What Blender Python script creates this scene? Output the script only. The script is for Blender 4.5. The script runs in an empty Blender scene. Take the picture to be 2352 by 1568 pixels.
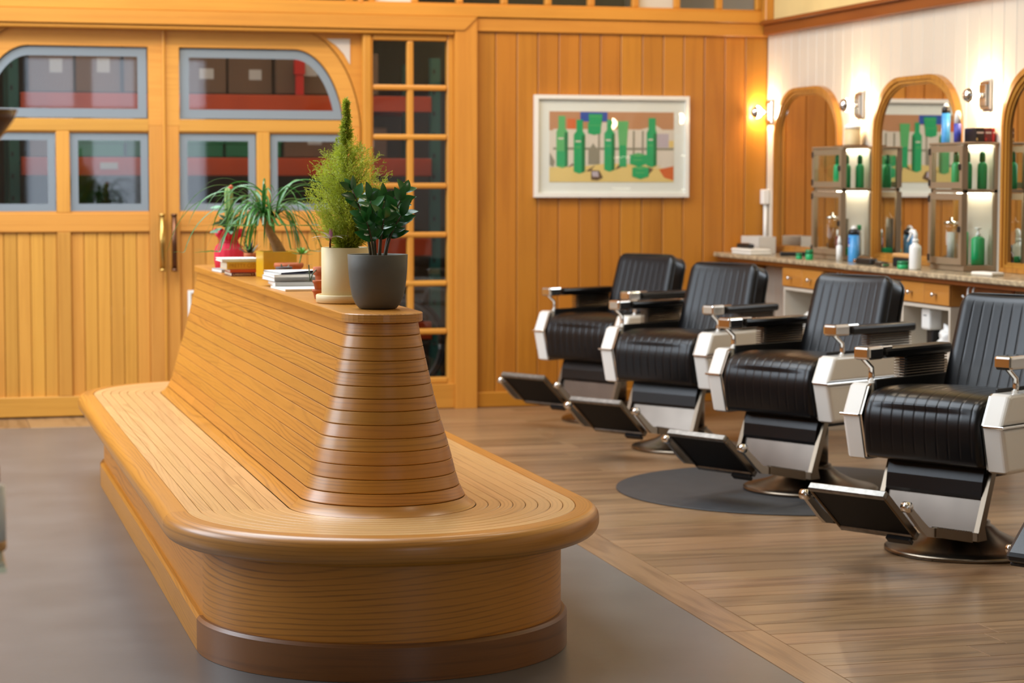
import bpy, bmesh, math, random
from mathutils import Vector, Matrix
random.seed(7)
sc = bpy.context.scene
COL = sc.collection
PI = math.pi

# ---------------------------------------------------------------- camera, world, light, exposure
cam_d = bpy.data.cameras.new('camera'); cam = bpy.data.objects.new('camera', cam_d); COL.objects.link(cam)
sc.camera = cam
cam_d.sensor_width = 36.0; cam_d.lens = 5010.0/2352.0*36.0
cam_d.clip_start = 0.05; cam_d.clip_end = 200
YAW, PITCH, ROLL = math.radians(15.118), math.radians(4.256), math.radians(0.084)
cam.matrix_world = (Matrix.Translation((0, 0, 1.5)) @ Matrix.Rotation(-YAW, 4, 'Z')
                    @ Matrix.Rotation(PI/2-PITCH, 4, 'X') @ Matrix.Rotation(ROLL, 4, 'Z'))
cam_d.dof.use_dof = True; cam_d.dof.focus_distance = 6.75; cam_d.dof.aperture_fstop = 4.2

w = bpy.data.worlds.new('world'); sc.world = w; w.use_nodes = True
bg = w.node_tree.nodes['Background']; bg.inputs[0].default_value = (0.72, 0.84, 1.0, 1); bg.inputs[1].default_value = 4.0

def area(name, loc, rot, sx, sy, power, col):
    l = bpy.data.lights.new(name, 'AREA'); l.shape = 'RECTANGLE'; l.size = sx; l.size_y = sy
    l.energy = power; l.color = col
    o = bpy.data.objects.new(name, l); o.location = loc; o.rotation_euler = rot; COL.objects.link(o); return o
def spot(name, loc, target, power, col, ang=70, blend=.6, size=.06):
    l = bpy.data.lights.new(name, 'SPOT'); l.energy = power; l.color = col
    l.spot_size = math.radians(ang); l.spot_blend = blend; l.shadow_soft_size = size
    o = bpy.data.objects.new(name, l); o.location = loc
    o.rotation_euler = (Vector(target)-Vector(loc)).to_track_quat('-Z', 'Y').to_euler(); COL.objects.link(o); return o
DAY = (0.80, 0.90, 1.0); WARM = (1.0, 0.66, 0.32); SOFT = (1.0, 0.86, 0.66)
R90 = PI/2
# daylight through the tall left windows and the front windows
area('daylight_left_far', (-4.9, 10.6, 3.7), (0, -R90, 0), 3.0, 4.2, 430, DAY)
area('added_overhead_daylight', (-0.4, 10.3, 5.55), (0, 0, 0), 4.6, 4.6, 780, DAY)  # area light added below the closed ceiling for top light; no skylight opening
area('daylight_front', (2.7, -3.9, 2.1), (R90, 0, 0), 2.4, 2.2, 24, DAY)
# ceiling lamps
for i, (x, y, p) in enumerate([(3.4, 11.4, 34), (4.0, 8.4, 34), (3.2, 5.2, 20), (0.4, 11.2, 22), (1.2, 7.4, 14)]):
    area('ceiling_lamp_light', (x, y, 4.6), (0, 0, 0), .5, .5, p, SOFT)
for x in (0.9, 2.6, 3.7, 4.9):
    spot('track_light_beam', (x, 12.3, 3.9), (x, 13.85, 2.3), 55, WARM, 75, .8)
spot('track_light_beam', (4.0, 12.4, 3.9), (5.52, 12.2, 3.2), 60, WARM, 80, .8)
area('storage_lamp_light', (2.3, 14.9, 3.4), (0, 0, 0), 4.0, .3, 30, (1, .86, .68))

cy = sc.cycles
cy.max_bounces = 7; cy.diffuse_bounces = 3; cy.glossy_bounces = 4; cy.transmission_bounces = 4; cy.transparent_max_bounces = 12
cy.caustics_reflective = False; cy.caustics_refractive = False; cy.sample_clamp_indirect = 5.0
vs = sc.view_settings
vs.view_transform = 'Standard'; vs.look = 'None'; vs.exposure = -0.45; vs.gamma = 1.0; vs.use_curve_mapping = False

# ---------------------------------------------------------------- materials
def lin(c):
    return tuple((v/255/12.92 if v/255 <= .04045 else ((v/255+.055)/1.055)**2.4) for v in c)
def s4(c): return (*lin(c), 1)
MATS = {}
def newmat(name):
    m = bpy.data.materials.new(name); m.use_nodes = True; MATS[name] = m
    return m, m.node_tree, m.node_tree.nodes['Principled BSDF']
def mat(name, c, rough=.5, metal=0, spec=.5, coat=0, alpha=None, noise=0, nscale=30, bump=0, bscale=200, emit=0, trans=0, vary=0, coatr=.1, sheen=0):
    m, nt, b = newmat(name)
    b.inputs['Base Color'].default_value = s4(c); b.inputs['Roughness'].default_value = rough
    b.inputs['Metallic'].default_value = metal; b.inputs['Specular IOR Level'].default_value = spec
    b.inputs['Coat Weight'].default_value = coat; b.inputs['Coat Roughness'].default_value = coatr
    if trans: b.inputs['Transmission Weight'].default_value = trans
    if sheen: b.inputs['Sheen Weight'].default_value = sheen
    if emit:
        b.inputs['Emission Color'].default_value = s4(c); b.inputs['Emission Strength'].default_value = emit
    if noise or bump:
        tc = nt.nodes.new('ShaderNodeTexCoord')
    if noise or vary:
        hv = nt.nodes.new('ShaderNodeHueSaturation'); hv.inputs['Color'].default_value = s4(c)
        nt.links.new(hv.outputs[0], b.inputs['Base Color'])
        val = None
        if noise:
            n = nt.nodes.new('ShaderNodeTexNoise'); n.inputs['Scale'].default_value = nscale; n.inputs['Detail'].default_value = 4
            nt.links.new(tc.outputs['Object'], n.inputs['Vector'])
            mr = nt.nodes.new('ShaderNodeMapRange'); mr.inputs[1].default_value = .3; mr.inputs[2].default_value = .7
            mr.inputs[3].default_value = 1-noise; mr.inputs[4].default_value = 1+noise
            nt.links.new(n.outputs[0], mr.inputs[0]); val = mr.outputs[0]
        if vary:
            oi = nt.nodes.new('ShaderNodeObjectInfo'); mr2 = nt.nodes.new('ShaderNodeMapRange')
            mr2.inputs[3].default_value = 1-vary; mr2.inputs[4].default_value = 1+vary
            nt.links.new(oi.outputs['Random'], mr2.inputs[0])
            if val is None: val = mr2.outputs[0]
            else:
                mu = nt.nodes.new('ShaderNodeMath'); mu.operation = 'MULTIPLY'
                nt.links.new(val, mu.inputs[0]); nt.links.new(mr2.outputs[0], mu.inputs[1]); val = mu.outputs[0]
        nt.links.new(val, hv.inputs['Value'])
    if bump:
        n2 = nt.nodes.new('ShaderNodeTexNoise'); n2.inputs['Scale'].default_value = bscale; n2.inputs['Detail'].default_value = 3
        nt.links.new(tc.outputs['Object'], n2.inputs['Vector'])
        bp = nt.nodes.new('ShaderNodeBump'); bp.inputs['Strength'].default_value = bump; bp.inputs['Distance'].default_value = .002
        nt.links.new(n2.outputs[0], bp.inputs['Height']); nt.links.new(bp.outputs[0], b.inputs['Normal'])
    return m
def wood(name, cl, cd, rough=.38, coat=0, rings=55, us=.8, vs_=11, contrast=.55, vary=.16, pores=.25, hue=.012, sharp=2.2, blotch=.7, lines=0):
    """grain = contour lines of a noise field stretched along the board (UV in metres, u along the grain)"""
    m, nt, b = newmat(name); L = nt.links.new; nd = nt.nodes
    def M(op, a, b_=None, c=None):
        n = nd.new('ShaderNodeMath'); n.operation = op
        for i, v in enumerate((a, b_, c)):
            if v is None: continue
            if isinstance(v, (int, float)): n.inputs[i].default_value = v
            else: L(v, n.inputs[i])
        return n.outputs[0]
    uv = nd.new('ShaderNodeUVMap'); sp = nd.new('ShaderNodeSeparateXYZ'); L(uv.outputs[0], sp.inputs[0])
    oi = nd.new('ShaderNodeObjectInfo'); r = oi.outputs['Random']
    def V(x, y, z):
        cmb = nd.new('ShaderNodeCombineXYZ'); L(x, cmb.inputs[0]); L(y, cmb.inputs[1]); L(z, cmb.inputs[2]); return cmb.outputs[0]
    def NZ(vec, detail, rough_=.5):
        n = nd.new('ShaderNodeTexNoise'); n.inputs['Scale'].default_value = 1; n.inputs['Detail'].default_value = detail
        n.inputs['Roughness'].default_value = rough_; L(vec, n.inputs['Vector']); return n.outputs[0]
    u, v = sp.outputs[0], sp.outputs[1]
    n1 = NZ(V(M('MULTIPLY_ADD', u, us, M('MULTIPLY', r, 37)), M('MULTIPLY_ADD', v, vs_, M('MULTIPLY', r, 91)), M('MULTIPLY', r, 13)), 2, .45)
    ring = M('SINE', M('ADD', M('MULTIPLY', n1, rings), M('MULTIPLY', v, lines*2*PI)))
    line = M('POWER', M('MULTIPLY_ADD', ring, .5, .5), sharp)
    if lines:
        n4 = NZ(V(M('MULTIPLY_ADD', u, us*1.6, M('MULTIPLY', r, 61)), M('MULTIPLY_ADD', v, vs_*2.2, M('MULTIPLY', r, 23)), M('MULTIPLY', r, 3)), 2)
        mr = nd.new('ShaderNodeMapRange'); mr.inputs[1].default_value = .32; mr.inputs[2].default_value = .62; L(n4, mr.inputs[0])
        line = M('MULTIPLY', line, mr.outputs[0])
    n2 = NZ(V(M('MULTIPLY', u, 7), M('MULTIPLY_ADD', v, 260, M('MULTIPLY', r, 50)), M('MULTIPLY', r, 13)), 2)
    n3 = NZ(V(M('MULTIPLY_ADD', u, 1.7, M('MULTIPLY', r, 20)), M('MULTIPLY', v, 4), M('MULTIPLY', r, 7)), 2)
    fac = M('ADD', M('MULTIPLY', line, contrast), M('ADD', M('MULTIPLY', M('SUBTRACT', n2, .5), pores*2), M('MULTIPLY', M('SUBTRACT', n3, .5), blotch)))
    cl_ = nd.new('ShaderNodeClamp'); L(fac, cl_.inputs[0])
    mx = nd.new('ShaderNodeMix'); mx.data_type = 'RGBA'; mx.inputs[6].default_value = s4(cl); mx.inputs[7].default_value = s4(cd)
    L(cl_.outputs[0], mx.inputs[0])
    hv = nd.new('ShaderNodeHueSaturation'); L(mx.outputs[2], hv.inputs['Color'])
    L(M('MULTIPLY_ADD', r, 2*vary, 1-vary), hv.inputs['Value'])
    r2 = M('FRACT', M('MULTIPLY', r, 17.3))
    L(M('MULTIPLY_ADD', r2, 2*hue, .5-hue), hv.inputs['Hue'])
    L(hv.outputs[0], b.inputs['Base Color'])
    b.inputs['Roughness'].default_value = rough; b.inputs['Coat Weight'].default_value = coat; b.inputs['Coat Roughness'].default_value = .22
    bp = nd.new('ShaderNodeBump'); bp.inputs['Strength'].default_value = .12; bp.inputs['Distance'].default_value = .001
    L(fac, bp.inputs['Height']); L(bp.outputs[0], b.inputs['Normal'])
    return m
def leaf(name, c, rough, tl, vary, noise=.08):
    m = mat(name, c, rough=rough, vary=vary, noise=noise, nscale=16); nt = m.node_tree; nd = nt.nodes; b = nd['Principled BSDF']
    tr = nd.new('ShaderNodeBsdfTranslucent'); src = b.inputs['Base Color'].links[0].from_socket; nt.links.new(src, tr.inputs[0])
    mx = nd.new('ShaderNodeMixShader'); mx.inputs[0].default_value = tl
    nt.links.new(b.outputs[0], mx.inputs[1]); nt.links.new(tr.outputs[0], mx.inputs[2]); nt.links.new(mx.outputs[0], nd['Material Output'].inputs[0]); return m
def thin_glass(name, tint=(252, 253, 253), refl=1.0, rough=.02):
    m, nt, b = newmat(name); nd = nt.nodes; L = nt.links.new
    out = nd['Material Output']; nd.remove(b)
    tr = nd.new('ShaderNodeBsdfTransparent'); tr.inputs[0].default_value = s4(tint)
    gl = nd.new('ShaderNodeBsdfGlossy'); gl.inputs['Roughness'].default_value = rough
    fr = nd.new('ShaderNodeFresnel'); fr.inputs[0].default_value = 1.5
    mu = nd.new('ShaderNodeMath'); mu.operation = 'MULTIPLY'; mu.inputs[1].default_value = refl; mu.use_clamp = True
    ge = nd.new('ShaderNodeNewGeometry'); inv = nd.new('ShaderNodeMath'); inv.operation = 'SUBTRACT'; inv.inputs[0].default_value = 1
    L(ge.outputs['Backfacing'], inv.inputs[1]); mb = nd.new('ShaderNodeMath'); mb.operation = 'MULTIPLY'
    L(fr.outputs[0], mb.inputs[0]); L(inv.outputs[0], mb.inputs[1]); L(mb.outputs[0], mu.inputs[0])
    mx = nd.new('ShaderNodeMixShader'); L(mu.outputs[0], mx.inputs[0]); L(tr.outputs[0], mx.inputs[1]); L(gl.outputs[0], mx.inputs[2])
    L(mx.outputs[0], out.inputs[0]); return m
def frosted(name, c, see=.35):
    m, nt, b = newmat(name); nd = nt.nodes; L = nt.links.new; out = nd['Material Output']
    b.inputs['Base Color'].default_value = s4(c); b.inputs['Roughness'].default_value = .35
    tr = nd.new('ShaderNodeBsdfTranslucent'); tr.inputs[0].default_value = s4(c)
    mx = nd.new('ShaderNodeMixShader'); mx.inputs[0].default_value = see
    L(b.outputs[0], mx.inputs[1]); L(tr.outputs[0], mx.inputs[2]); L(mx.outputs[0], out.inputs[0]); return m

wood('ash', (188, 126, 46), (108, 62, 14), rough=.36, coat=.2, rings=80, us=.45, vs_=6, contrast=.42, vary=.06, pores=.25, hue=.003, sharp=3, blotch=.4, lines=60)
wood('ash_seat', (212, 168, 112), (138, 96, 54), rough=.3, coat=.25, rings=80, us=.45, vs_=6, contrast=.42, vary=.08, pores=.25, hue=.003, sharp=3, blotch=.4, lines=60)  # paler than ash: worn finish, with daylight sheen also put into the colour
wood('ash_panel', (202, 132, 40), (114, 64, 10), rough=.4, coat=.12, rings=105, us=.5, vs_=2.6, contrast=.55, vary=.04, pores=.4, hue=.002, sharp=5, blotch=.4, lines=44)
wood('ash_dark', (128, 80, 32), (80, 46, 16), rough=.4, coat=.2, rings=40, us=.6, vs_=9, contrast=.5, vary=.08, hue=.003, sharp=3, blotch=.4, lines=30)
wood('fir_door', (210, 148, 64), (170, 106, 32), rough=.42, coat=.12, rings=40, us=.25, vs_=12, contrast=.22, vary=.09, pores=.25, hue=.005, blotch=.5)
wood('fir_frame', (206, 140, 52), (168, 100, 26), rough=.42, coat=.12, rings=34, us=.3, vs_=9, contrast=.22, vary=.05, pores=.25, hue=.003, blotch=.5)
wood('fir_wall', (186, 120, 34), (142, 80, 12), rough=.42, coat=.1, rings=30, us=.35, vs_=8, contrast=.25, vary=.08, pores=.3, hue=.004)
wood('redwood_trim', (140, 76, 28), (108, 52, 14), rough=.4, rings=30, us=.3, vs_=8, contrast=.4, vary=.05, hue=.003)
wood('floor_wood', (154, 122, 90), (80, 56, 38), rough=.3, coat=.12, rings=24, us=.8, vs_=9, contrast=.4, vary=.17, pores=.45, hue=.004)
wood('maple', (192, 130, 56), (158, 96, 34), rough=.4, coat=.1, rings=26, us=.5, vs_=7, contrast=.35, vary=.05, hue=.003)
wood('gilt_wood', (186, 128, 52), (126, 74, 22), rough=.3, coat=.3, rings=20, us=.6, vs_=20, contrast=.4, vary=.04, hue=.003)
mat('concrete', (104, 103, 102), rough=.3, noise=.14, nscale=2.2, bump=.06, bscale=40)
mat('plaster', (226, 214, 198), rough=.6)
mat('white_board', (212, 200, 182), rough=.45, vary=.03)
mat('cream_plaster', (224, 200, 138), rough=.6, noise=.08, nscale=3)
mat('ceiling_paint', (214, 206, 194), rough=.8)
mat('leather', (10, 10, 12), rough=.3, spec=.38, bump=.08, bscale=260)
mat('leather_side', (8, 8, 9), rough=.45)
mat('rubber', (10, 10, 10), spec=.2, rough=.6, bump=.1, bscale=300)
mat('worn_rubber', (46, 40, 38), rough=.8, noise=.3, nscale=120)
mat('chrome', (224, 222, 218), rough=.12, metal=1)
mat('steel', (168, 162, 154), rough=.3, metal=1)
mat('brushed_steel', (104, 96, 88), rough=.26, metal=1, noise=.1, nscale=6)
mat('dark_steel', (118, 106, 92), rough=.26, metal=1)
mat('worn_chrome', (126, 122, 116), rough=.42, metal=1, noise=.25, nscale=40)
mat('enamel', (236, 232, 224), rough=.18, coat=.4)
mat('enamel_tan', (222, 210, 190), rough=.2, coat=.4)
mat('mat_rubber', (54, 55, 57), rough=.6, noise=.12, nscale=9)
mat('brass', (196, 158, 88), rough=.28, metal=1)
mat('bronze', (112, 78, 58), rough=.35, metal=1)
mat('mirror', (236, 236, 234), rough=.01, metal=1)
thin_glass('glass', refl=2.0)
thin_glass('clear_glass', tint=(252, 254, 253))
thin_glass('green_glass', tint=(232, 246, 238), refl=1.5)
frosted('frost', (146, 156, 164), .2)
frosted('white_pane', (240, 236, 228), .4)
mat('paper', (240, 236, 228), rough=.6)
mat('print_white', (238, 234, 230), rough=.5)
for n, c in dict(p_tan=(196, 138, 100), p_blue=(52, 84, 172), p_yellow=(236, 202, 130), p_pale=(228, 212, 200), p_green=(38, 166, 104), p_green2=(94, 178, 108),
                 p_green3=(24, 120, 70), p_orange=(220, 104, 52), p_brown=(110, 82, 62), p_grey=(150, 140, 124), p_lilac=(196, 178, 190)).items():
    mat(n, c, rough=.4)
mat('granite', (176, 158, 128), rough=.25, noise=.45, nscale=28, coat=.2)
mat('cabinet_metal', (160, 138, 112), rough=.38, metal=.4)
mat('iron', (60, 50, 44), rough=.5, metal=.6)
mat('green_plastic', (24, 164, 96), rough=.35)
mat('green_cap', (20, 120, 70), rough=.4)
mat('white_plastic', (240, 238, 232), rough=.35)
mat('blue_can', (70, 150, 210), rough=.3)
mat('blue_label', (60, 70, 170), rough=.4)
mat('black_plastic', (24, 22, 22), rough=.4)
mat('towel', (240, 232, 218), rough=.9, bump=.5, bscale=400)
mat('red_plastic', (200, 40, 34), rough=.4)
mat('amber', (110, 62, 20), rough=.2)
mat('wine', (120, 50, 62), rough=.3)
mat('bristle', (18, 16, 16), rough=.9)
mat('tan_wood', (206, 154, 96), rough=.5)
mat('cardboard', (112, 84, 62), rough=.8, vary=.22)
mat('pale_card', (176, 156, 130), rough=.8, vary=.1)
mat('rack_orange', (186, 64, 14), rough=.45)
mat('rack_green', (40, 92, 82), rough=.45)
mat('dark_store', (70, 60, 52), rough=.9)
mat('tote_green', (20, 110, 70), rough=.4, vary=.2)
mat('bike_grey', (120, 126, 128), rough=.35, metal=.7)
mat('tyre', (26, 26, 26), rough=.8)
mat('pot_grey', (86, 82, 72), rough=.62, noise=.03, nscale=60)
mat('pot_cream', (232, 208, 158), rough=.5)
mat('terracotta', (190, 104, 62), rough=.75, noise=.08, nscale=40)
mat('pot_yellow', (232, 180, 34), rough=.35, noise=.05, nscale=20)
mat('pot_dark', (84, 72, 70), rough=.6)
mat('red_cloth', (206, 36, 62), rough=.85, bump=.3, bscale=500)
mat('soil', (52, 38, 28), rough=.95)
leaf('leaf_zz', (42, 94, 40), .24, .12, .3)
mat('stem_zz', (74, 62, 34), rough=.5)
leaf('leaf_palm', (62, 120, 50), .3, .25, .3)
mat('bark', (166, 122, 74), rough=.8, noise=.2, nscale=40, bump=.6, bscale=80)
leaf('cypress_leaf', (178, 190, 62), .55, .4, 0, .3)
mat('twig', (92, 66, 34), rough=.8)
mat('leaf_grey', (104, 142, 112), rough=.5, vary=.25)
mat('cactus', (128, 156, 84), rough=.5, noise=.1, nscale=30)
mat('cactus_red', (222, 78, 50), rough=.5)
mat('leaf_aloe', (34, 56, 40), rough=.4)
mat('leaf_succ', (132, 180, 92), rough=.45, vary=.15)
mat('leaf_sedum', (96, 122, 100), rough=.5)
mat('leaf_white', (226, 222, 220), rough=.45)
mat('leaf_pink', (206, 130, 168), rough=.45)
mat('book_yellow', (226, 178, 56), rough=.5)
mat('book_orange', (224, 92, 40), rough=.5)
mat('book_maroon', (104, 32, 34), rough=.5)
mat('book_grey', (150, 150, 148), rough=.5)
mat('book_navy', (36, 40, 58), rough=.35)
mat('pages', (222, 208, 184), rough=.8)
mat('gold_print', (196, 140, 40), rough=.5)
mat('mag_grey', (186, 182, 176), rough=.4)
mat('brick_far', (150, 96, 82), rough=.9)

# bulb glass that glows
m_, nt_, b_ = newmat('bulb_glow')
b_.inputs['Base Color'].default_value = (1, .9, .75, 1); b_.inputs['Emission Color'].default_value = (1, .72, .42, 1); b_.inputs['Emission Strength'].default_value = 330
m_, nt_, b_ = newmat('cabinet_lamp')
b_.inputs['Emission Color'].default_value = (1, .95, .78, 1); b_.inputs['Emission Strength'].default_value = 16

# ---------------------------------------------------------------- mesh helpers
class MB:
    def __init__(s): s.v = []; s.f = []; s.uv = []; s.sm = []
    def add(s, vs, fs, uvs=None, smooth=False, grain=0):
        o = len(s.v); s.v += [tuple(p) for p in vs]
        for i, f in enumerate(fs):
            s.f.append([o+k for k in f]); s.sm.append(smooth)
            if uvs: s.uv.append(uvs[i])
            else:
                P = [Vector(vs[k]) for k in f]; n = Vector((0, 0, 0))
                for k in range(len(P)): n += P[k].cross(P[(k+1) % len(P)])
                a = max(range(3), key=lambda q: abs(n[q]))
                if a == grain: o1, o2 = [q for q in range(3) if q != grain]; s.uv.append([(p[o1]*.2, p[o2]) for p in P])
                else:
                    o2 = [q for q in range(3) if q not in (a, grain)][0]; s.uv.append([(p[grain], p[o2]+.37*a) for p in P])
        return s
    def box(s, x0, x1, y0, y1, z0, z1, ch=0, grain=None):
        x0, x1 = min(x0, x1), max(x0, x1); y0, y1 = min(y0, y1), max(y0, y1); z0, z1 = min(z0, z1), max(z0, z1)
        if grain is None:
            d = (x1-x0, y1-y0, z1-z0); grain = d.index(max(d))
        ch = min(ch, (x1-x0)*.45, (y1-y0)*.45, (z1-z0)*.45)
        if ch <= 0:
            V = [(x, y, z) for x in (x0, x1) for y in (y0, y1) for z in (z0, z1)]
            Fc = [(0, 1, 3, 2), (4, 6, 7, 5), (0, 4, 5, 1), (2, 3, 7, 6), (0, 2, 6, 4), (1, 5, 7, 3)]
            return s.add(V, Fc, grain=grain)
        bm = bmesh.new(); bmesh.ops.create_cube(bm, size=1)
        for q in bm.verts: q.co = Vector((x0+(q.co.x+.5)*(x1-x0), y0+(q.co.y+.5)*(y1-y0), z0+(q.co.z+.5)*(z1-z0)))
        bmesh.ops.bevel(bm, geom=bm.edges[:], offset=ch, segments=2 if ch > .006 else 1, profile=.5, affect='EDGES')
        bm.verts.index_update(); s.add([q.co[:] for q in bm.verts], [[q.index for q in f.verts] for f in bm.faces], grain=grain, smooth=False); bm.free()
        return s
    def prism(s, poly, axis, a, b, grain=None, smooth=False):
        """poly: 2-D points in the plane of the two other axes (cyclic order after axis)"""
        n = len(poly)
        def P(p, h):
            if axis == 2: return (p[0], p[1], h)
            if axis == 1: return (p[0], h, p[1])
            return (h, p[0], p[1])
        V = [P(p, a) for p in poly]+[P(p, b) for p in poly]
        Fc = [list(range(n)), list(range(2*n-1, n-1, -1))]+[(i, i+n, (i+1) % n+n, (i+1) % n) for i in range(n)]
        if grain is None: grain = 2 if axis != 2 else 0
        return s.add(V, Fc, grain=grain, smooth=smooth)
    def strip(s, outer, inner, y0, y1, grain=2, axis=1):
        """frame between two matched outlines, extruded along an axis"""
        n = len(outer)
        def P(p, h): return (p[0], h, p[1]) if axis == 1 else (h, p[0], p[1])
        V = [P(p, y0) for p in outer]+[P(p, y0) for p in inner]+[P(p, y1) for p in outer]+[P(p, y1) for p in inner]
        Fc = []
        for i in range(n-1):
            Fc += [(i, i+1, n+i+1, n+i), (2*n+i, 3*n+i, 3*n+i+1, 2*n+i+1), (i, 2*n+i, 2*n+i+1, i+1), (n+i, n+i+1, 3*n+i+1, 3*n+i)]
        Fc += [(0, n, 3*n, 2*n), (n-1, 3*n-1, 4*n-1, 2*n-1)]
        if outer[0] == outer[-1]: Fc = Fc[:-2]
        return s.add(V, Fc, grain=grain)
    def lathe(s, prof, c=(0, 0, 0), seg=32, axis=2, smooth=True, a0=0, a1=2*PI):
        V = []; full = abs(a1-a0-2*PI) < 1e-6; m = seg if full else seg+1
        for r, h in prof:
            for k in range(m):
                t = a0+(a1-a0)*k/seg; p = [r*math.cos(t), r*math.sin(t)]
                q = (p[0], p[1], h) if axis == 2 else ((h, p[0], p[1]) if axis == 0 else (p[0], h, p[1]))
                V.append((c[0]+q[0], c[1]+q[1], c[2]+q[2]))
        Fc = []; U = []
        for i in range(len(prof)-1):
            for k in range(seg):
                k2 = (k+1) % m; Fc.append((i*m+k, i*m+k2, (i+1)*m+k2, (i+1)*m+k))
                U.append([(k*.02, i*.02), (k*.02+.02, i*.02), (k*.02+.02, i*.02+.02), (k*.02, i*.02+.02)])
        if full:
            if prof[0][0] > 1e-5: Fc.append(list(range(m))[::-1]); U.append([(0, 0)]*m)
            if prof[-1][0] > 1e-5: Fc.append([(len(prof)-1)*m+k for k in range(m)]); U.append([(0, 0)]*m)
        return s.add(V, Fc, U, smooth)
    def tube(s, pts, r, seg=8, flat=1.0, smooth=True):
        pts = [Vector(p) for p in pts]; n = len(pts); rr = r if isinstance(r, (list, tuple)) else [r]*n
        V = []; up = None; tl = 0; U = []; Fc = []; lens = []
        for i, p in enumerate(pts):
            t = (pts[min(i+1, n-1)]-pts[max(i-1, 0)]).normalized()
            if up is None: up = Vector((0, 0, 1)) if abs(t.z) < .9 else Vector((0, 1, 0))
            a = t.cross(up).normalized(); b = a.cross(t).normalized(); up = b
            if i: tl += (pts[i]-pts[i-1]).length
            lens.append(tl)
            for k in range(seg):
                an = 2*PI*k/seg; V.append(p+a*(rr[i]*math.cos(an))+b*(rr[i]*flat*math.sin(an)))
        for i in range(n-1):
            for k in range(seg):
                k2 = (k+1) % seg; Fc.append((i*seg+k, i*seg+k2, (i+1)*seg+k2, (i+1)*seg+k))
                U.append([(lens[i], k*.01), (lens[i], k*.01+.01), (lens[i+1], k*.01+.01), (lens[i+1], k*.01)])
        Fc += [list(range(seg))[::-1], [(n-1)*seg+k for k in range(seg)]]; U += [[(0, 0)]*seg]*2
        return s.add(V, Fc, U, smooth)
    def sphere(s, c, r, seg=16, rings=10, sc_=(1, 1, 1)):
        prof = [(max(1e-6, r*math.sin(PI*i/rings)), -r*math.cos(PI*i/rings)) for i in range(rings+1)]
        t = MB().lathe(prof, (0, 0, 0), seg)
        t.v = [(c[0]+x*sc_[0], c[1]+y*sc_[1], c[2]+z*sc_[2]) for x, y, z in t.v]
        return s.merge(t)
    def merge(s, t):
        o = len(s.v); s.v += t.v; s.f += [[o+k for k in f] for f in t.f]; s.uv += t.uv; s.sm += t.sm; return s
    def xf(s, M):
        s.v = [tuple(M @ Vector(p)) for p in s.v]; return s
    def mesh(s, name, m):
        me = bpy.data.meshes.new(name); me.from_pydata(s.v, [], s.f)
        uvl = me.uv_layers.new(name='UVMap'); flat = [c for f in s.uv for q in f for c in q]
        uvl.data.foreach_set('uv', flat); me.polygons.foreach_set('use_smooth', s.sm)
        me.materials.append(MATS[m]); me.update()
        bm = bmesh.new(); bm.from_mesh(me); bmesh.ops.recalc_face_normals(bm, faces=bm.faces[:]); bm.to_mesh(me); bm.free()
        return me
    def build(s, name, m, parent=None, loc=None, auto=True):
        return link(name, s.mesh(name, m), parent, loc, any(s.sm) and auto)
def link(name, me, parent=None, loc=None, auto=False, rot=None):
    o = bpy.data.objects.new(name, me); COL.objects.link(o)
    if parent: o.parent = parent
    if loc is not None: o.location = loc
    if rot is not None: o.rotation_euler = rot
    return o
def box(name, m, parent, x0, x1, y0, y1, z0, z1, ch=0, grain=None):
    return MB().box(x0, x1, y0, y1, z0, z1, ch, grain).build(name, m, parent)
def tag(o, label=None, cat=None, group=None, kind=None):
    if label: o['label'] = label
    if cat: o['category'] = cat
    if group: o['group'] = group
    if kind: o['kind'] = kind
    return o
def thing(name, label, cat, loc=(0, 0, 0), rz=0, group=None):
    o = bpy.data.objects.new(name, None); COL.objects.link(o); o.location = loc; o.rotation_euler = (0, 0, rz)
    o.empty_display_size = .05
    return tag(o, label, cat, group)
def struct(o): o['kind'] = 'structure'; return o
def empty_struct(name, loc=(0, 0, 0)):
    o = bpy.data.objects.new(name, None); COL.objects.link(o); o.location = loc; o['kind'] = 'structure'; return o
def copy_tree(o, parent=None):
    c = o.copy(); COL.objects.link(c); c.parent = parent
    for ch in o.children: copy_tree(ch, c)
    return c
def text(name, body, size, m, parent, loc, rot, ext=.0006, width=None, align='CENTER'):
    cu = bpy.data.curves.new(name, 'FONT'); cu.body = body; cu.size = size; cu.extrude = ext; cu.align_x = align; cu.align_y = 'CENTER'
    t = bpy.data.objects.new(name, cu); COL.objects.link(t); bpy.context.view_layer.update()
    me = bpy.data.meshes.new_from_object(t.evaluated_get(bpy.context.evaluated_depsgraph_get())); bpy.data.objects.remove(t); bpy.data.curves.remove(cu)
    me.materials.clear(); me.materials.append(MATS[m])
    o = link(name, me, parent, loc, rot=rot)
    if width:
        xs = [q.co.x for q in me.vertices]; o.scale = (width/(max(xs)-min(xs)), 1, 1)
    return o
def jit(a): return random.uniform(-a, a)
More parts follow.
